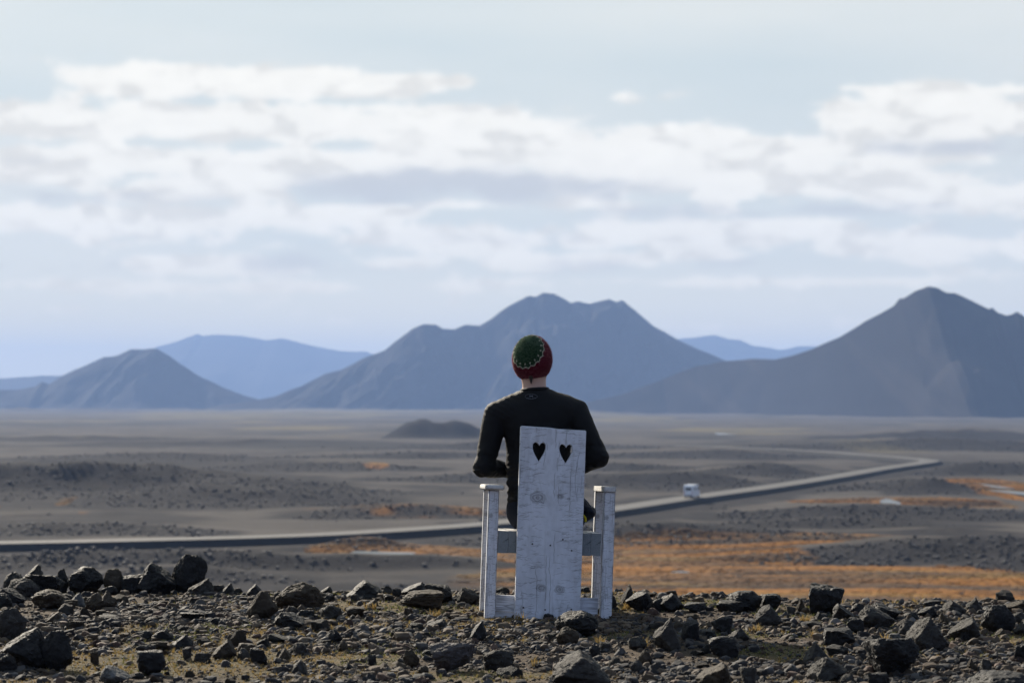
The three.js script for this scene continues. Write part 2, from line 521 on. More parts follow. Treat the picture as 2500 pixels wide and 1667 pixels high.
// ------------------------------------------------------------------ sky: thin high cloud over a bank of broken stratocumulus
// WHITE / GRAY: cloud bodies and their shaded bases as [azimuth, elevation, half width, half height (degrees), strength]
{
  const R = rng(77), more = { w: [], g: [] };
  for (let az = -180; az < 180; az += 5.5) {                          // the same bank goes on all round the horizon
    if (Math.abs(az) < 17) continue;
    for (let k = 0; k < 4; k++) {
      const e = 2.4 + R() * 5.2, rx = 2 + R() * 4, ry = 0.25 + R() * 0.4, a = az + (R() - 0.5) * 5;
      more.w.push([a, e, rx, ry, 0.7 + R() * 0.35]);
      if (R() < 0.6) more.g.push([a + R() - 0.5, e - ry * 0.8, rx * 0.8, ry * 0.7, 0.4 + R() * 0.4]);
    }
  }
  for (let k = 0; k < 110; k++) {                                     // scattered clouds higher up
    const z = Math.pow(R(), 1.3), e = 11 + z * 60, a = R() * 360 - 180, s = 1 + z * 4;
    more.w.push([a, e, (2.5 + R() * 4) * s / Math.cos(e / DEG), (0.5 + R() * 0.9) * s, 0.2 + R() * 0.3]);
  }
  const white = [...WHITE, ...more.w], gray = [...GRAY, ...more.g];
  const W = 4096, Hh = 2048, data = new Float32Array(W * Hh * 4);
  const rowOf = e => Math.floor((e / 180 + 0.5) * Hh);
  const cover = new Float32Array(W * (Hh / 2)), shade = new Float32Array(W * (Hh / 2));
  const colOf = a => (((a - 90) / 360 + 0.5) * W);
  function stamp(list, into) {                                        // where cloud gathers; its edges come from the noise below
    for (const [a0, e0, rx, ry, s] of list) {
      const r0 = Math.max(0, rowOf(e0 - ry * 2.2) - Hh / 2), r1 = Math.min(Hh / 2 - 1, rowOf(e0 + ry * 2.2) - Hh / 2), c0 = Math.floor(colOf(a0 - rx * 1.9)), c1 = Math.ceil(colOf(a0 + rx * 1.9));
      for (let r = r0; r <= r1; r++) for (let c = c0; c <= c1; c++) {
        const a = (c + 0.5) / W * 360 - 90, dx = (a - a0) / rx, dy = ((r + 0.5) / Hh * 180 - e0) / ry, v = s * Math.exp(-(dx * dx * dx * dx * 0.5 + dy * dy * 0.9)), at = r * W + ((c % W) + W) % W;
        if (v > into[at]) into[at] = v;
      }
    }
  }
  stamp(white, cover); stamp(gray, shade);
  const below = [0.34, 0.36, 0.40];
  for (let r = 0; r < Hh; r++) {
    const e = (r + 0.5) / Hh * 180 - 90;
    for (let c = 0; c < W; c++) {
      const i = (r * W + c) * 4;
      data[i + 3] = 1;
      if (e <= 0) { data[i] = below[0]; data[i + 1] = below[1]; data[i + 2] = below[2]; continue; }
      const ang = (c + 0.5) / W * 2 * Math.PI - Math.PI, ce = Math.cos(e / DEG), x = Math.cos(ang) * ce, y = Math.sin(e / DEG), z = Math.sin(ang) * ce;
      const mu = clamp(x * SUN.x + y * SUN.y + z * SUN.z, -1, 1), th = Math.acos(mu) * DEG;
      // clear air: deeper blue towards the zenith and away from the sun
      const up = Math.pow(clamp(e / 90), 0.5), near = smooth(125, 30, th), side = 0.50 + 0.66 * near, sideB = 0.80 + 0.27 * near;
      let R0 = lerp(0.72, 0.055, up) * side, G0 = lerp(0.73, 0.235, up) * (0.55 + 0.61 * near), B0 = lerp(0.70, 0.46, up) * sideB;
      const halo = 0.5 * Math.exp(-th / 8) + 0.16 * Math.exp(-th / 22);
      R0 += halo; G0 += halo * 0.96; B0 += halo * 0.88;
      // thin cirrus veil in long streaks
      const a = (c + 0.5) / W * 360 - 90;
      const az = a > 180 ? a - 360 : a;
      const wrap = Math.cos(ang), wr2 = Math.sin(ang);
      const veil = clamp(0.38 + 0.55 * fbm3(wrap * 5 + e * 0.05, wr2 * 5, e * 0.42, e < 30 ? 5 : 3)) * (0.12 + 0.88 * smooth(110, 35, th));
      const vm = veil * 0.8;
      R0 = lerp(R0, 0.82 * side, vm); G0 = lerp(G0, 0.79 * side, vm); B0 = lerp(B0, 0.715 * side, vm);
      const r2 = r - Hh / 2, pc = cover[r2 * W + c] + 0.16 * smooth(0.8, 2.5, e) * smooth(8.5, 6.5, e), ps = shade[r2 * W + c];
      if (pc > 0.03 || ps > 0.03) {
        const big = e < 11 ? 1 : 1 + (e - 11) * 0.12, wa = a / big + 0.9 * fbmS(a * 0.45 / big, e * 1.1 / big, 3, 51), we = e / big + 0.16 * fbmS(a * 0.8 / big + 5, e * 2.2 / big, 3, 55);
        const n = fbmS(wa * 0.62, we * 2.5, 6, 3), n2 = fbmS(wa * 2.1 + 40, we * 4.6, 4, 71);
        const cv = clamp(smooth(0.37, 0.65, pc + 0.62 * n + 0.20 * n2) * 0.95), sh = smooth(0.30, 0.95, ps + 0.50 * fbmS(wa * 0.8 + 20, we * 2.2, 5, 61) + 0.12 * n2);
        const lit = 0.58 + 0.60 * near, bump = 1 - 0.20 * smooth(-0.05, 0.45, fbmS(wa * 1.1 + 8, we * 2.9, 5, 31)) + 0.05 * n2;
        const wr = 0.875 * lit * bump, wg = 0.845 * lit * bump, wb = 0.765 * lit * bump;
        R0 = lerp(R0, wr, cv); G0 = lerp(G0, wg, cv); B0 = lerp(B0, wb, cv);
        const gk = sh * 0.95;
        R0 = lerp(R0, 0.535 * lit, gk); G0 = lerp(G0, 0.545 * lit, gk); B0 = lerp(B0, 0.545 * lit, gk);
      }
      const hz = smooth(4.2, 0.6, e) * 0.75;                           // pale air low over the horizon
      data[i] = lerp(R0, 1.15 * side, hz) * SKY_GAIN; data[i + 1] = lerp(G0, 1.0 * side, hz) * SKY_GAIN; data[i + 2] = lerp(B0, 0.69 * sideB, hz) * SKY_GAIN;
    }
  }
  const sky = new THREE.DataTexture(data, W, Hh, THREE.RGBAFormat, THREE.FloatType);
  sky.mapping = THREE.EquirectangularReflectionMapping;
  sky.magFilter = sky.minFilter = THREE.LinearFilter;
  sky.needsUpdate = true;
  scene.background = sky;
  scene.environment = sky;
}

// ------------------------------------------------------------------ helpers
const used = {};
function numbered(name) { const k = used[name] = (used[name] ?? -1) + 1; return k ? `${name}_${String(k).padStart(3, '0')}` : name; }
function tag(o, label, category, group, kind) { if (label) o.userData.label = label; if (category) o.userData.category = category; if (group) o.userData.group = group; if (kind) o.userData.kind = kind; return o; }
function mesh(name, geo, mat, parent = scene) { const m = new THREE.Mesh(geo, mat); m.name = parent === scene ? numbered(name) : name; m.castShadow = m.receiveShadow = true; parent.add(m); return m; }
function group(name) { const g = new THREE.Group(); g.name = numbered(name); scene.add(g); return g; }
function std(r, g, b, o = {}) { const m = new THREE.MeshPhysicalMaterial({ roughness: 0.85, ...o }); m.color.setRGB(r, g, b); return m; }
function dataTex(n, m, f, srgb = false) {                              // f(u, v) -> [r, g, b] or a grey, 0..1
  const d = new Uint8Array(n * m * 4);
  for (let j = 0; j < m; j++) for (let i = 0; i < n; i++) { const v = f(i / n, j / m, i, j), k = (j * n + i) * 4; const c = Array.isArray(v) ? v : [v, v, v]; for (let q = 0; q < 3; q++) d[k + q] = clamp(c[q]) * 255; d[k + 3] = 255; }
  const t = new THREE.DataTexture(d, n, m, THREE.RGBAFormat); t.wrapS = t.wrapT = THREE.RepeatWrapping; t.magFilter = THREE.LinearFilter; t.minFilter = THREE.LinearMipmapLinearFilter; t.generateMipmaps = true;
  if (srgb) t.colorSpace = THREE.SRGBColorSpace; t.needsUpdate = true; return t;
}
function tileNoise(u, v, f, o, s) {                                    // fbm that repeats over 0..1
  let a = 0, k = 0.5, n = 0;
  for (let i = 0; i < o; i++) {
    const x = u * f, y = v * f, xi = Math.floor(x), yi = Math.floor(y), p = fade(x - xi), q = fade(y - yi), w = t => ((t % f) + f) % f;
    a += k * (lerp(lerp(hash3(w(xi), w(yi), s + i), hash3(w(xi + 1), w(yi), s + i), p), lerp(hash3(w(xi), w(yi + 1), s + i), hash3(w(xi + 1), w(yi + 1), s + i), p), q) * 2 - 1);
    n += k; k *= 0.55; f *= 2;
  }
  return a / n;
}
function boxUV(geo) {                                                  // uv in metres across the face's main axis; geo not indexed
  const p = geo.attributes.position, uv = new Float32Array(p.count * 2), a = new THREE.Vector3(), b = new THREE.Vector3(), c = new THREE.Vector3();
  for (let i = 0; i < p.count; i += 3) {
    a.fromBufferAttribute(p, i); b.fromBufferAttribute(p, i + 1); c.fromBufferAttribute(p, i + 2);
    const n = b.clone().sub(a).cross(c.clone().sub(a)), ax = Math.abs(n.x), ay = Math.abs(n.y), az = Math.abs(n.z);
    [a, b, c].forEach((v, k) => { const [s, t] = ax > ay && ax > az ? [v.z, v.y] : ay > az ? [v.x, v.z] : [v.x, v.y]; uv[(i + k) * 2] = s; uv[(i + k) * 2 + 1] = t; });
  }
  geo.setAttribute('uv', new THREE.BufferAttribute(uv, 2)); return geo;
}
function gridGeo(nu, nv, f, colour) {                                  // f(i, j) -> [x, y, z]
  const pos = new Float32Array(nu * nv * 3), col = colour ? new Float32Array(nu * nv * 3) : null, uv = new Float32Array(nu * nv * 2), idx = [];
  for (let j = 0; j < nv; j++) for (let i = 0; i < nu; i++) {
    const k = j * nu + i, p = f(i, j); pos.set(p, k * 3); uv[k * 2] = p[0]; uv[k * 2 + 1] = p[2];
    if (col) col.set(colour(p[0], p[1], p[2], i, j), k * 3);
    if (i < nu - 1 && j < nv - 1) idx.push(k, k + 1, k + nu, k + 1, k + nu + 1, k + nu);
  }
  const g = new THREE.BufferGeometry(); g.setAttribute('position', new THREE.BufferAttribute(pos, 3)); g.setAttribute('uv', new THREE.BufferAttribute(uv, 2));
  if (col) g.setAttribute('color', new THREE.BufferAttribute(col, 3)); g.setIndex(idx); g.computeVertexNormals(); return g;
}
const ell = (x, d, [cx, cd, rx, rd, s]) => { const q = ((x - cx) / rx) ** 2 + ((d - cd) / rd) ** 2; return q > 3 ? 0 : s * smooth(1.7, 0.45, q); };
const zones = (list, x, d) => { let m = 0; for (const e of list) { const v = ell(x, d, e); if (v > m) m = v; } return m; };

// ------------------------------------------------------------------ the land: a stony hilltop 21 m above a wide volcanic plain
const PLAIN = -20.45;
const dist = z => EYE.z - z;                                           // metres ahead of where the hilltop path ends
function hillTop(x, z) {                                               // height of the stony ridge the chair stands on
  let y = 0.018 * fbm2(x * 1.1, z * 1.1, 4, 2) + 0.03 * fbm2(x * 0.33 + 4, z * 0.33, 2, 5);
  const edge = -1.05 + 0.5 * smooth(0.5, 1.8, x) + 0.12 * fbm2(x * 0.5, 3, 2, 9), t = edge - z;
  if (t > 0) y -= t < 3 ? 0.105 * t * t : 0.945 + (t - 3) * 0.63;
  const s = Math.abs(x) - 40; if (s > 0) y -= s * s * 0.004;
  const b = z - 60; if (b > 0) y -= b * b * 0.003;
  return y;
}
function roadDist(x, d, line) {                                        // nearest distance to a polyline in plan
  let m = 1e9;
  for (let i = 0; i < line.length - 1; i++) { const [ax, ad] = line[i], [bx, bd] = line[i + 1], vx = bx - ax, vd = bd - ad, t = clamp(((x - ax) * vx + (d - ad) * vd) / (vx * vx + vd * vd)); const q = (x - ax - vx * t) ** 2 + (d - ad - vd * t) ** 2; if (q < m) m = q; }
  return Math.sqrt(m);
}
function plainLevel(x, d) {
  let y = PLAIN;
  const far = smooth(120, 900, d);
  y += 0.85 * fbm2(x / 46, d / 22, 3, 40) + (0.35 + 1.2 * far) * fbm2(x / 160, d / 85, 3, 44);
  y += 0.9 * far * Math.max(0, fbm2(x / 70 + 3, d / 48, 3, 47));
  for (const [cx, cd, a, h, b] of MOUNDS) {
    const u = (x - cx) / a; let v = (d - cd) / b; if (Math.abs(u) > 2.2 || Math.abs(v) > 3) continue;
    v = v > 0 ? v * 0.55 : v * 1.9;                                              // gentle behind, steeper towards the hill
    y += h * Math.exp(-(u * u * 1.4 + v * v * 1.6)) * (1 + 0.3 * fbm2(x / 14, d / 12, 3, 51));
  }
  { const v = (d - CONE[1] - 26) / 34; if (Math.abs(x - CONE[0]) < 60 && Math.abs(v) < 2) { const hump = (c, w, h) => h * Math.pow(smooth(1.1, 0.0, Math.hypot((x - CONE[0] - c) / w, v)), 0.8); y += Math.max(hump(-8.5, 23, 11.4), hump(12, 23, 10.6), hump(2, 31, 9.4)) * (1 + 0.16 * fbm2(x / 7, d / 9, 3, 58)); } }
  const rr = roadDist(x, d, ROAD); if (rr < 26) y = lerp(roadBed(x, d), y, smooth(7, 26, rr));
  y += 6 * smooth(2500, 6000, d) * (0.5 + 0.5 * fbm2(x / 500, d / 500, 2, 60));
  return y;
}
function screeShadeAt(x, d) {                                               // loose lava, plus shade painted on near mound faces and beside the road
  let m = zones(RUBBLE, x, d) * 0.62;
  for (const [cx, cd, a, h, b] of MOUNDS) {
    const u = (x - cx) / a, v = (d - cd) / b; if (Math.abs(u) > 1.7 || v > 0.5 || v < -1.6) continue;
    m = Math.max(m, smooth(1.7, 0.9, Math.abs(u)) * smooth(0.16, -0.06, v + 0.10 * fbm2(x / 9, d / 9, 2, 53)) * smooth(-1.5, -0.65, v + 0.25 * fbm2(x / 12, d / 8, 2, 57)) * smooth(0.5, 1.6, h));  // near faces get painted shade together with their rubble
  }
  const r = roadDist(x, d, ROAD); if (r < 22 && r > 3) m = Math.max(m, 0.7 * smooth(22, 8, r + 5 * fbm2(x / 8, d / 8, 2, 59)));  // shadow of the bank painted into the ground along the road
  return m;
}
function roadBed(x, d) { return PLAIN + 0.1 + 0.35 * fbm2(x / 160, d / 160, 2, 44); }
function landHeight(x, z) {
  const d = dist(z);
  const hill = hillTop(x, z);
  if (hill > PLAIN + 12) return hill;
  const p = plainLevel(x, d);
  return hill > p ? hill : p;
}
function grassTone(x, d) {                                             // amber, rust, straw and bare brown streaks
  const h = fbm2(x / 34, d / 7, 4, 90) * 1.5, st = smooth(0.12, 0.38, fbm2(x / 40, d / 4.0, 3, 94)), y = smooth(0.2, 0.5, fbm2(x / 22, d / 7, 3, 96));
  const a = smooth(-0.45, 0.35, h), o = [lerp(0.085, 0.215, a), lerp(0.046, 0.090, a), lerp(0.020, 0.016, a)];
  const straw = [0.20, 0.118, 0.034], bare = [0.036, 0.027, 0.020];
  return o.map((v, i) => lerp(lerp(v, straw[i], y * 0.6), bare[i], st * 0.75));
}
function landColour(x, y, z) {
  const d = dist(z), k = [0.068, 0.061, 0.055];                        // grey brown volcanic sand
  const n = fbm2(x / 26, d / 9, 4, 70), n2 = fbm2(x / 5, d / 3, 3, 74), n3 = fbm2(x / 90, d / 30, 4, 77);
  const tone = 1 + 0.28 * n + 0.14 * n2 + 0.22 * n3;
  for (let i = 0; i < 3; i++) k[i] *= tone;
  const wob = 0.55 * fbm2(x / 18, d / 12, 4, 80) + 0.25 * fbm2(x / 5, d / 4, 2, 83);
  const rub = smooth(0.22, 0.62, screeShadeAt(x, d) + wob * 0.5 + 0.25 * smooth(0.15, 0.5, n3));
  const dark = [0.017, 0.017, 0.019]; for (let i = 0; i < 3; i++) k[i] = lerp(k[i], dark[i] * (1 + 0.5 * n2), rub * 0.85);  // dark lava tone, also used for the painted shade
  const g = smooth(0.30, 0.62, zones(GRASS, x, d) + wob * 0.62) * (d < 1500 ? 1 : 0);
  if (g > 0) {
    const o = grassTone(x, d);
    for (let i = 0; i < 3; i++) k[i] = lerp(k[i], o[i], g * 0.92);
  }
  if (d > 1000) {
    const m = smooth(0.35, 0.75, zones(MOSS, x, d) + 0.9 * fbm2(x / 55, d / 190, 4, 97));
    const mo = [0.15, 0.125, 0.06]; for (let i = 0; i < 3; i++) k[i] = lerp(k[i], mo[i], m * 0.5);
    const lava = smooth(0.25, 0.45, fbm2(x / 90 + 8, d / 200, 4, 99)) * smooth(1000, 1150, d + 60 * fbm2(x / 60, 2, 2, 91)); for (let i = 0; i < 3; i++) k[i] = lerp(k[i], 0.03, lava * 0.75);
  }
  const cone = Math.hypot((x - CONE[0]) / 34, (d - CONE[1] - 26) / 40); if (cone < 1.3) { const q = smooth(1.3, 0.9, cone); k[0] = lerp(k[0], 0.02, q); k[1] = lerp(k[1], 0.02, q); k[2] = lerp(k[2], 0.022, q); }
  return k;
}
const gritBump = dataTex(512, 512, (u, v) => 0.5 + 0.28 * tileNoise(u, v, 16, 5, 400) + 0.25 * Math.max(0, tileNoise(u, v, 48, 3, 420)));
{
  const az = [], rad = [];
  for (let a = -180; a < -17; a += 4) az.push(a);
  for (let a = -17; a <= 17.001; a += 0.085) az.push(a);
  for (let a = 20; a <= 180; a += 4) az.push(a);
  for (let r = 3; r < 60; r *= 1.055) rad.push(r);
  for (let r = rad[rad.length - 1] * 1.03; r < 230; r *= 1.03) rad.push(r);
  for (let r = rad[rad.length - 1] * 1.006; r < 1500; r *= 1.006) rad.push(r);
  for (let r = rad[rad.length - 1] * 1.012; r < 7000; r *= 1.012) rad.push(r);
  for (let r = rad[rad.length - 1] * 1.08; r < 12500; r *= 1.06) rad.push(r);
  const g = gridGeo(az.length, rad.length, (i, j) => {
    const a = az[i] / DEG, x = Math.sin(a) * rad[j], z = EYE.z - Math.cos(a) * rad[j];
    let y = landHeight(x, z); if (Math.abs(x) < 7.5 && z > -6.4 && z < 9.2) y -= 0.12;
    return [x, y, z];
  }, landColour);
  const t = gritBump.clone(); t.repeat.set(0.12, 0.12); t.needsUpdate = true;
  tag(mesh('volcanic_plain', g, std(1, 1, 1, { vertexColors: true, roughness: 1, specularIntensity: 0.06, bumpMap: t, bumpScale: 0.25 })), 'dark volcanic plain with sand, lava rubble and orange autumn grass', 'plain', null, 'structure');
}
// mountains: ridge lines from their outlines, with slopes cut by gullies
function ridgeAt(list, x, k = 1) { for (let i = 0; i < list.length - 1; i++) if (x <= list[i + 1][0]) { const t = (x - list[i][0]) / (list[i + 1][0] - list[i][0]); return lerp(list[i][k] ?? 0, list[i + 1][k] ?? 0, clamp(t)); } return list[list.length - 1][k] ?? 0; }
function mountain(name, key, nx, ns, spread, power, gully, tone, label) {
  const [D, line] = PEAKS[key], x0 = line[0][0], x1 = line[line.length - 1][0], foot = PLAIN - 12, span = x1 - x0, q = D / 6000;
  const g = gridGeo(nx, ns, (i, j) => {
    const x = x0 + span * i / (nx - 1), s = (j / (ns - 1)) * 2 - 1;     // s: -1 behind, 1 towards the viewer
    const top = ridgeAt(line, x) + q * 2.2 * fbmS(x / (45 * q), 1, 4, 5), rise = Math.max(6, top - foot);
    const w = rise * spread + 90 * q, m = Math.abs(s), z0 = EYE.z - D - ridgeAt(line, x, 2) + 120 * q * fbmS(x / (600 * q), 4, 2, 7) * (s > 0 ? 1 : 1);
    const wobble = q * 40 * fbm2(x / (300 * q), s * 2, 3, 13) * m;
    const zz = z0 + s * w + wobble;
    const wx = x + 90 * q * fbm2(x / (260 * q), zz / (260 * q), 3, 22), drop = 1 - Math.abs(fbm2((wx + zz * 0.25) / (170 * q), zz / (700 * q), 5, 21)) * 1.6, fine = 1.6 * fbm2(wx / (48 * q), zz / (95 * q), 5, 25);
    const shoulder = Math.max(0, fbm2(x / (520 * q) + 3, zz / (420 * q), 3, 29));
    let y = foot + rise * Math.pow(1 - m, power);
    y += rise * Math.sin(Math.PI * Math.min(1, m * 1.02)) * (gully * (drop - 0.6) * 0.30 + gully * 0.12 * fine + 0.16 * shoulder);
    return [x, Math.min(y, top + 0.0), zz];
  }, (x, y, z) => {
    const n = fbm2(x / (220 * q), z / (200 * q) + y / 60, 4, 33), h = smooth(0.0, 0.55, fbm2(x / (130 * q) + 5, (z * 0.6 + y * 2.4) / (110 * q), 5, 37));
    return [0, 1, 2].map(i => lerp(tone[i], tone[i] * [1.8, 1.7, 1.55][i], h) * (1 + 0.35 * n));  // warm lighter patches paint sunlight on the flanks into the rock colour
  });
  return tag(mesh(name, g, std(1, 1, 1, { vertexColors: true, roughness: 1, specularIntensity: 0.05 })), label, 'mountain', null, 'structure');
}
const BASALT = [0.019, 0.0178, 0.0182];                               // the same dark rock on every range
mountain('mountain', 'middle', 560, 150, 2.0, 1.6, 1.0, BASALT, 'broad twin topped blue mountain behind the seated person');
mountain('mountain', 'right', 520, 150, 1.55, 1.3, 0.09, BASALT, 'dark blue cone mountain at the right, nearest of all');
mountain('mountain', 'left', 420, 120, 1.7, 1.3, 0.5, BASALT, 'small flat topped blue mountain at the left');
mountain('mountain', 'far_left', 220, 40, 3.6, 1.2, 0.12, BASALT, 'faint far ridge fading into haze between left and middle mountains');
mountain('mountain', 'far_right', 220, 40, 3.6, 1.2, 0.12, BASALT, 'faint far ridge in the gap before the right mountain');
mountain('mountain', 'far_low', 220, 40, 3.4, 1.2, 0.12, BASALT, 'low hazy hills at the far left edge');
// road on a low bank, with a gravel side track
function smoothLine(pts, n) { return new THREE.CatmullRomCurve3(pts.map(([x, d]) => new THREE.Vector3(x, 0, EYE.z - d)), false, 'centripetal').getPoints(n); }
function roadMesh(name, pts, half, high, bank, mat, bankMat, label, taper) {
  const P = smoothLine(pts, 420), prof = [[-half - bank, -0.9], [-half - 0.4, high - 0.12], [-half, high], [0, high + 0.06], [half, high], [half + 0.4, high - 0.12], [half + bank, -0.9]];
  const make = (a, b) => gridGeo(b - a + 1, P.length, (i, j) => {
    const p = P[j], u = P[Math.min(j + 1, P.length - 1)].clone().sub(P[Math.max(j - 1, 0)]).normalize(), n = new THREE.Vector3(-u.z, 0, u.x), [o, h] = prof[a + i];
    const k = taper ? smooth(0, 0.1, 1 - j / (P.length - 1)) : 1;
    return [p.x + n.x * o, roadBed(p.x, dist(p.z)) + h * (h > 0 ? k : 1) + (Math.abs(o) > half + 1 ? 0.25 * fbm2(p.x / 6, p.z / 6, 2, 3) : 0), p.z + n.z * o];
  });
  const r = tag(mesh(name, make(2, 4), mat), label, 'road', null, 'structure');
  const bk = mergeGeometries([make(0, 2), make(4, 6)]);
  mesh('embankment', bk, bankMat, r); return r;
}
const asphalt = std(0.054, 0.052, 0.051, { roughness: 0.85, specularIntensity: 0.4 }), bankMat = std(0.020, 0.020, 0.021, { roughness: 1, specularIntensity: 0.2 });
roadMesh('road', ROAD, 3.3, 1.1, 2.6, asphalt, bankMat, 'grey road on a dark bank crossing the plain and bending left', false);
// still pools in the wet grass
const water = std(0.02, 0.03, 0.035, { roughness: 0.3, ior: 1.33 });
POOLS.forEach(([x, d, w, l, t], k) => {
  const s = new THREE.Shape(); const R = rng(900 + k), ph = R() * 9;
  for (let i = 0; i < 40; i++) { const a = i / 40 * Math.PI * 2, q = 1 + 0.28 * Math.sin(a * 2 + ph) * 0.6 + 0.2 * Math.sin(a * 3 + ph * 2), X = Math.cos(a) * w * q, Y = Math.sin(a) * l * q; i ? s.lineTo(X, Y) : s.moveTo(X, Y); }
  let top = -1e9; for (let a = 0; a < 24; a++) for (const q of [0, 0.5, 1]) top = Math.max(top, landHeight(x + Math.cos(a / 24 * 6.283) * w * q, EYE.z - d + Math.sin(a / 24 * 6.283) * l * q));
  const g = new THREE.ExtrudeGeometry(s, { depth: 0.6, bevelEnabled: false }); g.rotateX(-Math.PI / 2); g.rotateY(t);
  const m = mesh('water', g, water); m.position.set(x, top + 0.05 - 0.6, EYE.z - d);
  tag(m, ['open pool glinting in the upper right grass strip', 'long water glint at the right edge of the plain', 'slanting water glint in the middle of the right grass strip', 'white stretch of water in the orange grass left of the chair', 'tiny pool glint in the wide orange grass at right', 'small water patch beside the white stretch left of the chair', 'far pale pool before the right mountain'][k], 'pool', null, 'structure');
});

// ------------------------------------------------------------------ the stony hilltop in front
const MOSSPATCH = [];
{ const R = rng(31); for (let k = 0; k < 70; k++) MOSSPATCH.push([(R() - 0.5) * 7, -1.8 + R() * 5.6, 0.12 + R() * 0.45, 0.08 + R() * 0.22, R()]); }
MOSSPATCH.push([-1.05, 0.75, 0.75, 0.3, 0.2], [-1.75, 1.6, 0.5, 0.3, 0.3], [-1.2, 1.9, 0.6, 0.25, 0.6], [-0.75, -0.5, 0.6, 0.22, 0.9], [0.02, 0.15, 0.2, 0.1, 0.2], [2.1, 0.7, 0.2, 0.12, 0.9], [1.9, 1.75, 0.2, 0.1, 0.15]);
const mossAt = (x, z) => { let m = 0; for (const [cx, cz, rx, rz] of MOSSPATCH) { const q = ((x - cx) / rx) ** 2 + ((z - cz) / rz) ** 2; if (q < 2.4) m = Math.max(m, smooth(2.4, 0.3, q + 1.3 * fbm2(x * 9, z * 9, 3, 3))); } return m; };
function hillFine(x, z) { return hillTop(x, z) + 0.007 * fbm2(x * 9, z * 9, 3, 61); }
{
  const NX = 440, NZ = 460;
  const g = gridGeo(NX, NZ, (i, j) => { const x = -8 + 16 * i / (NX - 1), z = -6.8 + 16.6 * j / (NZ - 1); return [x, hillFine(x, z), z]; }, (x, y, z) => {
    const n = fbm2(x * 3, z * 3, 4, 11), n2 = fbm2(x * 14, z * 14, 3, 15), m = mossAt(x, z), t = 1 + 0.35 * n + 0.3 * n2;
    const c = [0.062 * t, 0.045 * t, 0.030 * t], mo = n2 > 0 ? [0.105, 0.074, 0.032] : [0.074, 0.061, 0.025];
    return c.map((v, k) => lerp(v, mo[k] * (1 + 0.3 * n), m * 0.75));
  });
  const t = gritBump.clone(); t.repeat.set(2.2, 2.2); t.needsUpdate = true;
  tag(mesh('stony_ground', g, std(1, 1, 1, { vertexColors: true, roughness: 0.95, specularIntensity: 0.2, bumpMap: t, bumpScale: 0.03 })), 'brown gravel ground of the hilltop under the chair', 'ground', null, 'structure');
}
const rockBump = dataTex(512, 512, (u, v) => { const a = tileNoise(u, v, 8, 6, 500), p = tileNoise(u, v, 32, 3, 540); return 0.5 + 0.36 * a - 0.3 * smooth(0.2, 0.55, p); });
const rockTone = dataTex(512, 512, (u, v) => { const a = tileNoise(u, v, 6, 6, 560), p = smooth(0.16, 0.4, tileNoise(u, v, 20, 4, 580)); const t = 0.58 + 0.30 * a, l = p * 0.42; return [t + l * 0.95, t * 0.985 + l, t * 0.95 + l * 0.8]; });
rockBump.repeat.set(4.5, 4.5); rockTone.repeat.set(3.2, 3.2);
const TONES = { dark: [0.027, 0.0262, 0.0262], grey: [0.053, 0.049, 0.045], brown: [0.060, 0.047, 0.034], pale: [0.115, 0.115, 0.115], mauve: [0.10, 0.091, 0.093] };
const rockMat = {}; for (const k in TONES) rockMat[k] = std(...TONES[k], { map: rockTone, roughness: k === 'dark' ? 0.72 : 0.82, specularIntensity: 0.3, bumpMap: rockBump, bumpScale: 0.010 });
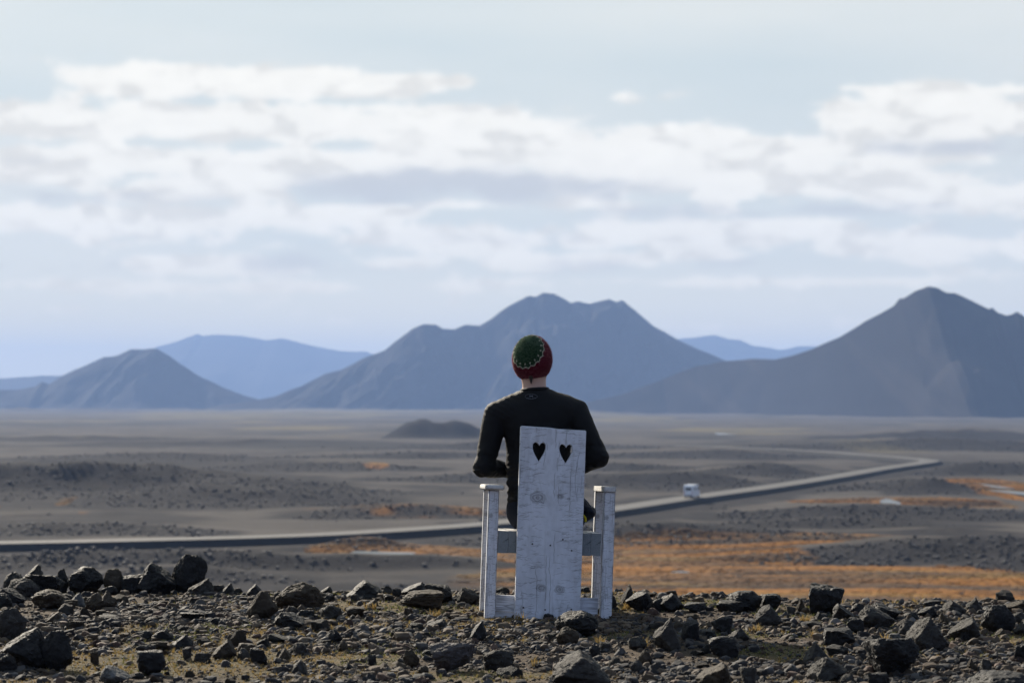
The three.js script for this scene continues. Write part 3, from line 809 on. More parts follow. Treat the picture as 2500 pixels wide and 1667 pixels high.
function rockShape(seed, detail, kind, w, h, dpt, rough = 1) {         // one weathered block: a ball cut by planes, roughened, then drawn to its outline
  const R = rng(seed * 7919 + 13), geo = mergeVertices(new THREE.IcosahedronGeometry(1, detail).deleteAttribute('uv').deleteAttribute('normal')), P = geo.attributes.position;
  const planes = [], n = kind === 'round' ? 13 : 11;
  if (kind === 'block' || kind === 'flat') for (const v of [[1, 0, 0], [-1, 0, 0], [0, 1, 0], [0, 0, 1], [0, 0, -1]]) planes.push([new THREE.Vector3(...v).add(new THREE.Vector3(R() - 0.5, R() - 0.5, R() - 0.5).multiplyScalar(0.5)).normalize(), 0.60 + R() * 0.12]);
  for (let k = 0; k < n; k++) planes.push([new THREE.Vector3(R() * 2 - 1, R() * 2 - 1, R() * 2 - 1).normalize(), (kind === 'round' ? 0.78 : 0.64) + R() * 0.3]);
  if (kind === 'wedge') { const s = R() < 0.5 ? -1 : 1; planes.push([new THREE.Vector3(s * 0.75, 0.9, 0.15).normalize(), 0.42], [new THREE.Vector3(-s * 0.95, 0.25, 0.1).normalize(), 0.62]); }
  if (kind === 'peak') { const s = (R() - 0.5) * 0.5; planes.push([new THREE.Vector3(0.9, 0.62 + s, 0.1).normalize(), 0.46], [new THREE.Vector3(-0.9, 0.62 - s, 0.2).normalize(), 0.46], [new THREE.Vector3(0.1, 0.35, 0.95).normalize(), 0.55]); }
  const d = new THREE.Vector3(), o = R() * 60;
  for (let i = 0; i < P.count; i++) {
    d.fromBufferAttribute(P, i).normalize();
    let r = 1.15; for (const [nn, off] of planes) { const c = d.dot(nn); if (c > 0.02) { const q = off / c; const k = kind === 'round' ? 0.14 : 0.08, hh = clamp(0.5 + 0.5 * (q - r) / k); r = lerp(q, r, hh) - k * hh * (1 - hh); } }
    r *= 1 + rough * (0.14 * fbm3(d.x * 1.7 + o, d.y * 1.7, d.z * 1.7, 3) + 0.085 * fbm3(d.x * 4.3 + o, d.y * 4.3, d.z * 4.3, 3));
    if (detail > 6) r *= 1 - rough * 0.06 * smooth(0.12, 0.4, fbm3(d.x * 8, d.y * 8 + o, d.z * 8, 2)) + rough * 0.02 * fbm3(d.x * 17, d.y * 17 + o, d.z * 17, 2);
    P.setXYZ(i, d.x * r, d.y * r, d.z * r);
  }
  geo.computeBoundingBox(); const b = geo.boundingBox, s = b.getSize(new THREE.Vector3()), c = b.getCenter(new THREE.Vector3());
  for (let i = 0; i < P.count; i++) {
    let x = (P.getX(i) - c.x) / s.x, y = (P.getY(i) - b.min.y) / s.y, z = (P.getZ(i) - c.z) / s.z;
    if (kind === 'flat') y = Math.pow(clamp(y), 0.8);
    if (kind === 'notch') { y -= 0.26 * Math.exp(-((x - 0.02) ** 2) / 0.006) * smooth(0.5, 1, y); }
    P.setXYZ(i, x * w, y * h, z * dpt);
  }
  const g = toCreasedNormals(geo, 0.55); return boxUV(g);
}
const PLAINLABEL = 'small dark lava stone among the foreground gravel and boulders';
ROCKS.forEach(([x, z, w, top, h, kind, tone, label], k) => {
  const R = rng(4000 + k), gy = Math.min(hillTop(x - w * 0.3, z), hillTop(x + w * 0.3, z), hillTop(x, z)), base = Math.min(top - h * 1.02, gy - 0.012 - 0.03 * h), H = top - base, dpt = w * (0.75 + R() * 0.4);
  const g = rockShape(k + 1, w * h > 0.012 ? 15 : 9, kind, w, H, dpt);
  const m = mesh(label ? 'boulder' : 'stone', g, rockMat[tone]); m.position.set(x, base, z - dpt * 0.28);
  tag(m, label || PLAINLABEL, label ? 'rock' : 'stone', label ? 'boulders on the hilltop' : 'small stones on the hilltop');
});
// further single stones between them, then the gravel itself
const busy = ROCKS.map(([x, z, w]) => [x, z - w * 0.25, w * 0.5]);
const clearOf = (x, z, r) => { if (x > -0.2 && x < 0.6 && z < 0.1 && z > -0.75) return false; for (const [a, b, c] of busy) if ((a - x) ** 2 + (b - z) ** 2 < (c + r) ** 2) return false; return true; };
{
  const R = rng(515), kinds = ['round', 'block', 'wedge', 'peak', 'flat', 'round'], tones = ['dark', 'grey', 'brown', 'grey', 'dark', 'brown'], base = kinds.map((k, i) => rockShape(300 + i, 6, k, 1, 1, 1));
  let n = 0;
  for (let t = 0; t < 9000 && n < 165; t++) {
    const d = 8.9 + Math.pow(R(), 0.9) * 4.6, x = (R() - 0.5) * d * 0.44, z = EYE.z - d, s = 0.036 + 0.085 * Math.pow(R(), 2.6);
    if (fbm2(x * 0.9, z * 0.9, 3, 9) < -0.15 + 0.3 * R() - 0.25 && R() < 0.7) continue;
    if (!clearOf(x, z, s * 0.45)) continue;
    busy.push([x, z, s * 0.45]);
    const k = Math.floor(R() * 6), m = mesh('stone', base[k], rockMat[tones[Math.floor(R() * 6)]]), h = s * (0.4 + R() * 0.45);
    m.scale.set(s, h * 1.15, s * (0.7 + R() * 0.4)); m.rotation.set((R() - 0.5) * 0.7, R() * 6.28, (R() - 0.5) * 0.7); m.position.set(x, hillFine(x, z) - h * 0.34, z);
    tag(m, PLAINLABEL, 'stone', 'small stones on the hilltop'); n++;
  }
}
function instanced(name, geo, mat, list, label, category, parent) {     // list: [x, y, z, sx, sy, sz, ry, tilt, [r, g, b]]
  const im = new THREE.InstancedMesh(geo, mat, list.length), o = new THREE.Object3D(), c = new THREE.Color();
  list.forEach(([x, y, z, sx, sy, sz, ry, tl, col], k) => { o.position.set(x, y, z); o.rotation.set(tl, ry, tl * 0.7, 'YXZ'); o.scale.set(sx, sy, sz); o.updateMatrix(); im.setMatrixAt(k, o.matrix); im.setColorAt(k, c.setRGB(...col)); });
  im.name = numbered(name); im.castShadow = im.receiveShadow = true; scene.add(im); return tag(im, label, category, null, 'stuff');
}
{
  const R = rng(99), mat = std(1, 1, 1, { roughness: 0.8, specularIntensity: 0.25 });
  const kinds = ['round', 'block', 'wedge', 'flat'], geos = kinds.map((k, i) => rockShape(700 + i, 2, k, 1, 1, 1, 1.2)), lists = [[], [], [], []];
  for (let k = 0; k < 170000; k++) {
    const near = R() < 0.9, x = near ? (R() - 0.5) * 6.6 : (R() - 0.5) * 15, z = near ? -2.6 + R() * 6.0 : -4 + R() * 12.5;
    const clump = fbm2(x * 1.6, z * 1.6, 3, 71); if (clump < -0.05 && R() < 0.78) continue;
    const s = 0.004 + 0.044 * Math.pow(R(), 9) + 0.009 * R(), m = mossAt(x, z); if (m > 0.5 && R() < 0.35) continue;
    const tone = R(), v = 0.6 + R() * 0.8, col = tone < 0.42 ? [0.036 * v, 0.034 * v, 0.033 * v] : tone < 0.84 ? [0.076 * v, 0.057 * v, 0.040 * v] : tone < 0.93 ? [0.088 * v, 0.082 * v, 0.076 * v] : [0.07 * v, 0.046 * v, 0.035 * v];
    const h = s * (0.4 + R() * 0.7);
    lists[Math.floor(R() * 4)].push([x, hillFine(x, z) - h * 0.36, z, s * (0.8 + R() * 0.6), h, s * (0.7 + R() * 0.5), R() * 6.28, (R() - 0.5) * 1.1, col]);
  }
  lists.forEach((l, i) => instanced('gravel', geos[i], mat, l, ['loose rounded gravel strewn over the hilltop', 'loose blocky gravel strewn over the hilltop', 'loose chipped gravel strewn over the hilltop', 'loose flat gravel flakes strewn over the hilltop'][i], 'gravel'));
}
{ // short dry grass and moss in the patches
  const R = rng(123), blades = []; 
  for (let k = 0; k < 9; k++) { const a = R() * 6.28, l = 0.6 + R() * 0.6, b = 0.3 + R() * 0.5, w = 0.05, g = new THREE.BufferGeometry(), cx = Math.cos(a), cz = Math.sin(a);
    g.setAttribute('position', new THREE.Float32BufferAttribute([-cz * w, 0, cx * w, cz * w, 0, -cx * w, cx * b * 0.4 + cz * w * 0.6, l * 0.6, cz * b * 0.4 - cx * w * 0.6, cx * b * 0.4 - cz * w * 0.6, l * 0.6, cz * b * 0.4 + cx * w * 0.6, cx * b, l * 0.9, cz * b], 3)); g.setIndex([0, 1, 2, 0, 2, 3, 3, 2, 4]); blades.push(g); }
  const tuft = mergeGeometries(blades); tuft.computeVertexNormals();
  const list = [];
  for (let k = 0; k < 90000 && list.length < 15000; k++) { const x = (R() - 0.5) * 7, z = -1.9 + R() * 5.4, m = mossAt(x, z); if (R() > m * 0.5) continue; const s = 0.007 + R() * 0.013, q = R(), n = fbm2(x * 2, z * 2, 2, 88);
    const col = n + q * 0.5 > 0.42 ? [0.11 + 0.06 * q, 0.12 + 0.04 * q, 0.032] : [0.24 + 0.09 * q, 0.17 + 0.05 * q, 0.06]; list.push([x, hillFine(x, z) - 0.001, z, s * 1.4, s, s * 1.4, R() * 6.28, 0, col]); }
  for (let k = 0; k < 26; k++) { const x = (R() - 0.5) * 5.4, z = -1.8 + R() * 4.6; for (let q = 0; q < 5; q++) list.push([x + (R() - 0.5) * 0.05, hillFine(x, z) - 0.002, z + (R() - 0.5) * 0.05, 0.05, 0.03 + R() * 0.03, 0.05, R() * 6.28, 0, [0.28, 0.19, 0.065]]); }
  instanced('dry_grass', tuft, std(1, 1, 1, { roughness: 1, side: THREE.DoubleSide, transmission: 0.35, thickness: 0 }), list, 'short yellow grass and moss growing between the gravel', 'grass');
}
{ // lava blocks over the plain, and hummocks of autumn grass
  const R = rng(2024), list = [], geo = rockShape(888, 3, 'block', 1, 1, 1, 1.3), geo2 = rockShape(889, 3, 'round', 1, 1, 1, 0.7), hum = [];
  for (let k = 0; k < 260000 && list.length < 16000; k++) {
    const d = 235 + Math.pow(R(), 1.5) * 900, x = (R() - 0.5) * d * 0.47, m = screeShadeAt(x, d) + 0.3 * fbm2(x / 14, d / 12, 3, 80); if (R() * 0.9 > smooth(0.6, 1.0, m) * 0.8 + 0.0015) continue;
    if (roadDist(x, d, ROAD) < 11) continue;
    const s = 0.16 + 0.5 * Math.pow(R(), 3), v = 0.6 + R() * 0.7, z = EYE.z - d; list.push([x, landHeight(x, z) - s * 0.15, z, s, s * (0.5 + R() * 0.5), s, R() * 6.28, 0.2 * R(), [0.030 * v, 0.030 * v, 0.032 * v]]);
  }
  instanced('lava_rubble', geo, std(1, 1, 1, { roughness: 0.85 }), list, 'field of scattered lava blocks over the plain', 'rubble');
  for (let k = 0; k < 200000 && hum.length < 26000; k++) {
    const d = 235 + Math.pow(R(), 1.7) * 420, x = (R() - 0.5) * d * 0.47, g = zones(GRASS, x, d) + 0.5 * fbm2(x / 18, d / 12, 4, 80); if (R() * 0.9 > smooth(0.35, 0.8, g)) continue;
    if (roadDist(x, d, ROAD) < 11) continue;
    let wet = false; for (const [px, pd, w, l] of POOLS) if (((x - px) / (w * 1.5)) ** 2 + ((d - pd) / (l * 1.6)) ** 2 < 1) wet = true; if (wet) continue;
    const q = R(), z = EYE.z - d, s = 0.35 + R() * 0.8;
    const col = grassTone(x, d).map(v => v * (0.8 + 0.45 * q));
    hum.push([x, landHeight(x, z) - 0.05, z, s * 1.6, 0.08 + 0.14 * R(), s, R() * 6.28, 0, col]);
  }
  instanced('autumn_grass', geo2, std(1, 1, 1, { roughness: 1, specularIntensity: 0.15 }), hum, 'hummocks of orange autumn grass on the plain', 'grass');
}

// ------------------------------------------------------------------ the white wooden chair
function boardPaint(W, H, n, m, seed, knots, cracky) {                 // flaked white paint on a sawn board; returns colour and relief maps, W x H metres
  const grainAt = (x, y) => { let dx = 0; for (const [kx, ky, r] of knots) { const q = ((x - kx) / r) ** 2 + ((y - ky) / (r * 1.7)) ** 2; dx += r * 0.9 * Math.exp(-q * 0.5) * Math.sign(x - kx || 1); } return fbmS((x - dx) * 150 + seed, y * 3.2, 3, seed) * 0.6 + fbmS((x - dx) * 45 + seed, y * 1.6, 2, seed + 5) * 0.4; };
  const R = rng(seed * 31 + 5), saw = [], splits = [];
  for (let k = 0; k < 420 * cracky; k++) { const left = R() < 0.5; saw.push([left ? R() * W * 0.36 : W * (0.62 + R() * 0.38), R() * H, 0.006 + 0.06 * R() * R(), R() * 9, (R() - 0.35) * 0.5]); }
  for (let k = 0; k < 26 * cracky; k++) splits.push([R() * W, R() * H, 0.02 + 0.22 * R() * R(), R() * 9]);
  const relief = new Float32Array(n * m), colour = [];
  for (let j = 0; j < m; j++) for (let i = 0; i < n; i++) {
    const x = (i + 0.5) / n * W, y = (j + 0.5) / m * H, g = grainAt(x, y); let h = 0.72 + 0.10 * g, dark = 0.16 * smooth(0.1, 0.6, g);
    let c = 0;
    for (const [cx, cy, l, s, t] of saw) { if (Math.abs(y - cy) > 0.035 || Math.abs(x - cx) > l) continue; const yy = cy + t * (x - cx) + 0.007 * fbmS(x * 45 + s, s, 4, 3), d = Math.abs(y - yy); c = Math.max(c, 0.75 * smooth(0.0016, 0.0004, d) * smooth(l, l * 0.6, Math.abs(x - cx)) * (0.5 + 0.5 * fbmS(x * 70, s, 2, 9))); }
    for (const [cx, cy, l, s] of splits) { if (Math.abs(y - cy) > l || Math.abs(x - cx) > 0.02) continue; const xx = cx + 0.010 * fbmS(y * 16 + s, s, 4, 4), d = Math.abs(x - xx); c = Math.max(c, smooth(0.0016, 0.0004, d) * smooth(l, l * 0.7, Math.abs(y - cy)) * 0.55); }
    let kn = 0; for (const [kx, ky, r] of knots) { const q = Math.sqrt(((x - kx) / r) ** 2 + ((y - ky) / (r * 0.75)) ** 2) + 0.25 * fbm2(x * 60, y * 60, 2, 8); if (q < 1.25) { kn = Math.max(kn, smooth(1.2, 0.7, q) * (0.42 + 0.22 * Math.sin(q * 15))); } }
    const flake = smooth(0.26, 0.42, fbm2(x * 26 + seed, y * 16, 4, seed + 9)) * 0.16 * cracky, dirt = 0.10 * fbm2(x * 9, y * 6, 4, seed + 12) + 0.07 * fbm2(x * 60, y * 40, 3, seed + 14), rim = Math.min(x, W - x, y, H - y) * 1000; const worn = 0.7 * smooth(9, 1, rim + 9 * fbm2(x * 50, y * 30, 3, seed + 16) + 2);
    h -= 0.5 * Math.max(0, c) + 0.18 * kn + 0.12 * flake; relief[j * n + i] = h;
    const t = clamp(dark * 0.6 + Math.max(0, c) * 0.8 + kn * 0.75 + flake * 0.42 + 0.06 + dirt + worn * 0.6, 0, 1);
    colour.push([lerp(0.86, 0.34, t), lerp(0.865, 0.325, t), lerp(0.875, 0.31, t)]);
  }
  const mk = (f, srgb) => { const t = dataTex(n, m, (u, v, i, j) => f(j * n + i), srgb); return t; };
  return [mk(k => colour[k], true), mk(k => relief[k], false)];
}
const chair = group('wooden_chair');
tag(chair, 'white weathered wooden chair with two heart cut outs in its tall back', 'chair');
chair.position.set(0.182, -0.014, 0.0);
chair.rotation.set(-0.030, 0.060, -0.036, 'YXZ');
{
  const [pc, pb] = boardPaint(0.34, 0.96, 384, 1024, 3, [[0.105, 0.60, 0.040], [0.215, 0.61, 0.018], [0.135, 0.165, 0.024], [0.225, 0.16, 0.026], [0.255, 0.60, 0.010]], 1);
  for (const t of [pc, pb]) { t.repeat.set(1 / 0.34, 1 / 0.96); t.offset.set(0.5, 0.01); }
  const plankMat = std(0.92, 0.94, 0.98, { map: pc, bumpMap: pb, bumpScale: 0.004, roughness: 0.72 });
  const [qc, qb] = boardPaint(0.07, 0.66, 96, 768, 11, [[0.022, 0.53, 0.014]], 0.25);
  const postMat = std(0.95, 0.955, 0.97, { map: qc, bumpMap: qb, bumpScale: 0.0025, roughness: 0.72 });
  const armMat = std(0.93, 0.90, 0.84, { map: qc, bumpMap: qb, bumpScale: 0.003, roughness: 0.75 });
  const railMat = std(0.92, 0.93, 0.96, { map: qc, bumpMap: qb, bumpScale: 0.001, roughness: 0.65 });
  const endTex = dataTex(128, 256, (u, v) => { const x = u * 0.05 + 0.012, y = (v - 0.45) * 0.108, r = Math.hypot(x - 0.03, y) + 0.0012 * fbm2(u * 9, v * 18, 3, 5); const ring = 0.5 + 0.5 * Math.sin(r * 1900); let t = 0.50 + 0.10 * ring + 0.10 * fbm2(u * 30, v * 60, 3, 9); const cr = Math.abs(Math.atan2(y, x - 0.03) - 0.6 - 0.3 * fbm2(r * 300, 2, 2, 4)); if (cr < 0.07) t *= 0.5; return [t * 0.97, t, t * 1.0]; }, true);
  const endMat = std(0.86, 0.87, 0.88, { map: endTex, bumpMap: endTex, bumpScale: 0.001, roughness: 0.85 });
  // tall back board with heart holes
  const s = new THREE.Shape(); s.moveTo(-0.157, 0.002); s.lineTo(0.157, -0.006); s.lineTo(0.158, 0.918); s.quadraticCurveTo(0.158, 0.923, 0.152, 0.9235); s.lineTo(0.02, 0.9265); s.lineTo(-0.02, 0.931); s.lineTo(-0.152, 0.935); s.quadraticCurveTo(-0.159, 0.935, -0.159, 0.928); s.lineTo(-0.157, 0.002);
  for (const [hx, hy] of [[-0.067, 0.762], [0.064, 0.757]]) { const h = new THREE.Path(); h.moveTo(hx, hy); h.bezierCurveTo(hx - 0.012, hy + 0.022, hx - 0.034, hy + 0.05, hx - 0.034, hy + 0.076); h.bezierCurveTo(hx - 0.034, hy + 0.104, hx - 0.010, hy + 0.106, hx + 0.001, hy + 0.084); h.bezierCurveTo(hx + 0.010, hy + 0.106, hx + 0.034, hy + 0.104, hx + 0.034, hy + 0.074); h.bezierCurveTo(hx + 0.034, hy + 0.05, hx + 0.012, hy + 0.022, hx, hy); s.holes.push(h); }
  const pg = new THREE.ExtrudeGeometry(s, { depth: 0.040, bevelEnabled: true, bevelThickness: 0.002, bevelSize: 0.002, bevelSegments: 2, curveSegments: 20 });
  const back = mesh('backrest', pg, plankMat, chair); back.position.set(-0.014, 0.002, 0.006);
  const screw = new THREE.CylinderGeometry(0.0042, 0.0042, 0.003, 10); screw.rotateX(Math.PI / 2);
  const screwMat = std(0.05, 0.042, 0.038, { roughness: 0.7, metalness: 0.4 });
  for (const [x, y] of [[-0.085, 0.366], [0.003, 0.362], [0.063, 0.392], [0.108, 0.34], [-0.118, 0.058], [-0.012, 0.05], [0.115, 0.056]]) { const m = mesh('screw', screw, screwMat, back); m.position.set(x, y, 0.0425); }
  const post = (x, z, w, d, h) => { const m = mesh('leg', new RoundedBoxGeometry(w, h, d, 2, 0.003), postMat, chair); m.position.set(x, h / 2 - 0.005, z); return m; };
  post(-0.291, -0.030, 0.052, 0.052, 0.627); post(0.277, -0.030, 0.056, 0.052, 0.637); post(-0.293, -0.470, 0.052, 0.052, 0.627); post(0.275, -0.470, 0.056, 0.052, 0.637);
  const arm = (x, w, y, r, z0, z1) => { const m = mesh('armrest', new RoundedBoxGeometry(w, 0.0255, z0 - z1, 3, r), armMat, chair); m.position.set(x, y + 0.0130, (z0 + z1) / 2); };
  arm(-0.289, 0.096, 0.6225, 0.010, 0.022, -0.535); arm(0.276, 0.062, 0.6325, 0.003, 0.006, -0.515);
  const beam = new THREE.BoxGeometry(0.0494, 0.108, 0.50);
  for (let k = 0; k < 10; k++) { const m = mesh('seat_beam', beam, [postMat, postMat, armMat, postMat, endMat, endMat], chair); m.position.set(-0.238 + k * 0.0505, 0.372 + 0.0015 * Math.sin(k * 2.3), -0.256 + 0.002 * Math.sin(k * 3.1)); m.rotation.z = (k * 7 % 3 - 1) * 0.004; }
  const rail = (y, h, z) => { const m = mesh('lower_rail', new RoundedBoxGeometry(0.500, h, 0.028, 2, 0.003), railMat, chair); m.position.set(-0.0145, y, z); };
  rail(0.0165, 0.031, -0.014); rail(0.0735, 0.080, -0.0135);
}

// ------------------------------------------------------------------ the seated person
const V = (x, y, z) => new THREE.Vector3(x, y, z);
function cone(a, b, ra, rb, sx = 1, sz = 1) {                          // distance to a tapered capsule, stretched in x and z
  const k = Math.min(sx, sz), ax = a.x / sx, ay = a.y, az = a.z / sz, dx = b.x / sx - ax, dy = b.y - ay, dz = b.z / sz - az, l2 = dx * dx + dy * dy + dz * dz || 1e-9;
  return p => { const px = p.x / sx - ax, py = p.y - ay, pz = p.z / sz - az, t = clamp((px * dx + py * dy + pz * dz) / l2), ex = px - dx * t, ey = py - dy * t, ez = pz - dz * t; return (Math.sqrt(ex * ex + ey * ey + ez * ez) - lerp(ra, rb, t)) * k; };
}
function ball(c, rx, ry, rz) { const m = Math.min(rx, ry, rz); return p => (Math.sqrt(((p.x - c.x) / rx) ** 2 + ((p.y - c.y) / ry) ** 2 + ((p.z - c.z) / rz) ** 2) - 1) * m; }
function join(list, k) { return p => { let d = 1e9; for (const f of list) { const e = f(p), h = clamp(0.5 + 0.5 * (e - d) / k); d = lerp(e, d, h) - k * h * (1 - h); } return d; }; }
function surface(f, lo, hi, cell) {                                    // surface nets
  const n = [0, 1, 2].map(k => Math.ceil((hi[k] - lo[k]) / cell) + 1), [nx, ny, nz] = n, val = new Float32Array(nx * ny * nz), p = V(0, 0, 0);
  for (let k = 0; k < nz; k++) for (let j = 0; j < ny; j++) for (let i = 0; i < nx; i++) { p.set(lo[0] + i * cell, lo[1] + j * cell, lo[2] + k * cell); val[(k * ny + j) * nx + i] = f(p); }
  const at = new Int32Array(nx * ny * nz).fill(-1), pos = [], nor = [], idx = [], E = [[0, 1], [2, 3], [4, 5], [6, 7], [0, 2], [1, 3], [4, 6], [5, 7], [0, 4], [1, 5], [2, 6], [3, 7]];
  for (let k = 0; k < nz - 1; k++) for (let j = 0; j < ny - 1; j++) for (let i = 0; i < nx - 1; i++) {
    const c = []; let s = 0; for (let q = 0; q < 8; q++) { const v = val[((k + (q >> 2)) * ny + j + (q >> 1 & 1)) * nx + i + (q & 1)]; c.push(v); if (v < 0) s++; }
    if (s === 0 || s === 8) continue;
    let x = 0, y = 0, z = 0, m = 0;
    for (const [a, b] of E) if ((c[a] < 0) !== (c[b] < 0)) { const t = c[a] / (c[a] - c[b]); x += lerp(a & 1, b & 1, t); y += lerp(a >> 1 & 1, b >> 1 & 1, t); z += lerp(a >> 2, b >> 2, t); m++; }
    at[(k * ny + j) * nx + i] = pos.length / 3; pos.push(lo[0] + (i + x / m) * cell, lo[1] + (j + y / m) * cell, lo[2] + (k + z / m) * cell);
  }
  const quad = (a, b, c, d, flip) => { if (a < 0 || b < 0 || c < 0 || d < 0) return; flip ? idx.push(a, c, b, b, c, d) : idx.push(a, b, c, b, d, c); };
  for (let k = 1; k < nz - 1; k++) for (let j = 1; j < ny - 1; j++) for (let i = 1; i < nx - 1; i++) {
    const o = (k * ny + j) * nx + i, v = val[o] < 0, A = (di, dj, dk) => at[((k + dk) * ny + j + dj) * nx + i + di];
    if (v !== val[o + 1] < 0) quad(A(0, -1, -1), A(0, 0, -1), A(0, -1, 0), A(0, 0, 0), !v);
    if (v !== val[o + nx] < 0) quad(A(-1, 0, -1), A(-1, 0, 0), A(0, 0, -1), A(0, 0, 0), !v);
    if (v !== val[o + nx * ny] < 0) quad(A(-1, -1, 0), A(0, -1, 0), A(-1, 0, 0), A(0, 0, 0), !v);
  }
  const e = cell * 0.5, q = V(0, 0, 0);
  for (let i = 0; i < pos.length; i += 3) { p.set(pos[i], pos[i + 1], pos[i + 2]); const g = V(f(q.copy(p).setX(p.x + e)) - f(q.copy(p).setX(p.x - e)), f(q.copy(p).setY(p.y + e)) - f(q.copy(p).setY(p.y - e)), f(q.copy(p).setZ(p.z + e)) - f(q.copy(p).setZ(p.z - e))).normalize(); nor.push(g.x, g.y, g.z); }
  const g = new THREE.BufferGeometry(); g.setAttribute('position', new THREE.Float32BufferAttribute(pos, 3)); g.setAttribute('normal', new THREE.Float32BufferAttribute(nor, 3));
  const uv = []; for (let i = 0; i < pos.length; i += 3) uv.push(pos[i] + pos[i + 2] * 0.7, pos[i + 1]); g.setAttribute('uv', new THREE.Float32BufferAttribute(uv, 2)); g.setIndex(idx); return g;
}
const person = group('person');
tag(person, 'person in a black long sleeved shirt and knitted hat seated seen from behind', 'person');
{
  // joints (metres), seen from behind: left is -x, ahead is -z
  const neck = V(0.112, 1.075, -0.185), head = V(0.103, 1.245, -0.205), shL = V(-0.078, 0.985, -0.18), shR = V(0.318, 0.998, -0.18), elL = V(-0.139, 0.728, -0.150), elR = V(0.424, 0.772, -0.150), wrL = V(0.055, 0.690, -0.415), wrR = V(0.245, 0.682, -0.415);
  const hipL = V(0.072, 0.494, -0.22), hipR = V(0.218, 0.494, -0.22), knL = V(0.075, 0.525, -0.66), knR = V(0.245, 0.525, -0.66), anL = V(0.090, 0.095, -0.70), anR = V(0.232, 0.095, -0.70);
  const torso = off => join([cone(V(0.135, 0.565, -0.20), V(0.135, 0.70, -0.195), 0.156 - off, 0.142 - off, 1, 0.70), cone(V(0.135, 0.70, -0.195), V(0.128, 0.915, -0.185), 0.142 - off, 0.174 - off, 1.0, 0.62), cone(V(-0.02, 0.990, -0.185), V(0.262, 1.000, -0.185), 0.064 - off, 0.064 - off, 1, 1.1),
    cone(V(0.112, 1.055, -0.185), V(-0.055, 0.998, -0.182), 0.062 - off, 0.046 - off), cone(V(0.112, 1.055, -0.185), V(0.300, 1.012, -0.182), 0.062 - off, 0.046 - off)], 0.055);
  const arms = off => join([cone(shL, elL, 0.064 - off, 0.050 - off), cone(elL, wrL, 0.050 - off, 0.031 - off), cone(shR, elR, 0.064 - off, 0.050 - off), cone(elR, wrR, 0.050 - off, 0.031 - off)], 0.028);
  const legs = off => join([ball(V(0.14, 0.527, -0.21), 0.160 - off, 0.121 - off, 0.137 - off), cone(hipL, knL, 0.085 - off, 0.062 - off), cone(hipR, knR, 0.085 - off, 0.062 - off), cone(knL, anL, 0.062 - off, 0.040 - off), cone(knR, anR, 0.062 - off, 0.040 - off)], 0.04);
  const neckCone = cone(V(0.112, 1.06, -0.185), V(0.108, 1.19, -0.20), 0.062, 0.057);
  const turn = 0.22;
  // head turned a little to the right: face towards (+x, -z)
  const H = (x, y, z) => { const c = Math.cos(turn), s = Math.sin(turn); return V(head.x + x * c - z * s, head.y + y, head.z + x * s + z * c); };
  const headF = join([ball(head, 0.076, 0.110, 0.095), cone(H(0, -0.045, -0.035), H(0, -0.088, -0.060), 0.062, 0.035), ball(H(0, -0.02, -0.06), 0.058, 0.07, 0.045)], 0.03);
  const face = join([headF, cone(H(0, 0.002, -0.098), H(0, -0.028, -0.112), 0.008, 0.013), cone(H(-0.03, 0.018, -0.086), H(0.03, 0.018, -0.086), 0.010, 0.010), cone(H(-0.018, -0.060, -0.092), H(0.018, -0.060, -0.092), 0.006, 0.006), ball(H(0.079, -0.012, 0.004), 0.009, 0.03, 0.018), ball(H(-0.079, -0.012, 0.004), 0.009, 0.03, 0.018)], 0.010);
  const withNeck = join([face, neckCone], 0.022);
  const hand = (w, dir, thumbSide) => {                                // resting loosely in the lap
    const u = dir.clone().normalize(), side = V(-u.z, 0, u.x), palm = w.clone().addScaledVector(u, 0.05), parts = [cone(w, palm, 0.024, 0.030, 1, 1)];
    for (let k = 0; k < 4; k++) { const o = (k - 1.5) * 0.020, l = [0.036, 0.044, 0.047, 0.040][k], a = palm.clone().addScaledVector(side, o).addScaledVector(u, 0.018), b = a.clone().addScaledVector(u, l).add(V(0, -0.012, 0)), c = b.clone().addScaledVector(u, l * 0.55).add(V(0, -0.022, 0)); parts.push(cone(a, b, 0.0095, 0.0088), cone(b, c, 0.0088, 0.0075)); }
    const t0 = w.clone().addScaledVector(u, 0.022).addScaledVector(side, 0.024 * thumbSide), t1 = t0.clone().addScaledVector(u, 0.032).addScaledVector(side, 0.022 * thumbSide), t2 = t1.clone().addScaledVector(u, 0.028).addScaledVector(side, 0.004 * thumbSide); parts.push(cone(t0, t1, 0.0115, 0.010), cone(t1, t2, 0.010, 0.0085));
    return join(parts, 0.010);
  };
  const handL = hand(wrL, V(0.32, -0.12, -0.30), 1), handR = hand(wrR, V(-0.32, -0.05, -0.36), -1);
  const inner = join([torso(0.014), arms(0.010), legs(0.012), neckCone], 0.02);
  const skinTone = std(0.50, 0.315, 0.235, { roughness: 0.6, sheen: 0.2 });
  const body = mesh('body', mergeGeometries([surface(inner, [-0.25, 0.03, -0.83], [0.55, 1.20, 0.0], 0.013), surface(withNeck, [-0.02, 1.06, -0.36], [0.23, 1.37, -0.08], 0.0045), surface(handL, [-0.02, 0.55, -0.66], [0.36, 0.76, -0.36], 0.0045), surface(handR, [-0.06, 0.55, -0.66], [0.32, 0.76, -0.36], 0.0045)]), skinTone, person);
  for (const s of [-1, 1]) { const e = mesh('eye', new THREE.SphereGeometry(0.0125, 16, 12), std(0.75, 0.74, 0.72, { roughness: 0.2 }), body); e.position.copy(H(s * 0.031, 0.002, -0.090)); const ir = mesh('iris', new THREE.SphereGeometry(0.006, 12, 8), std(0.05, 0.04, 0.03, { roughness: 0.2 }), body); ir.position.copy(H(s * 0.031, 0.002, -0.0985)); }
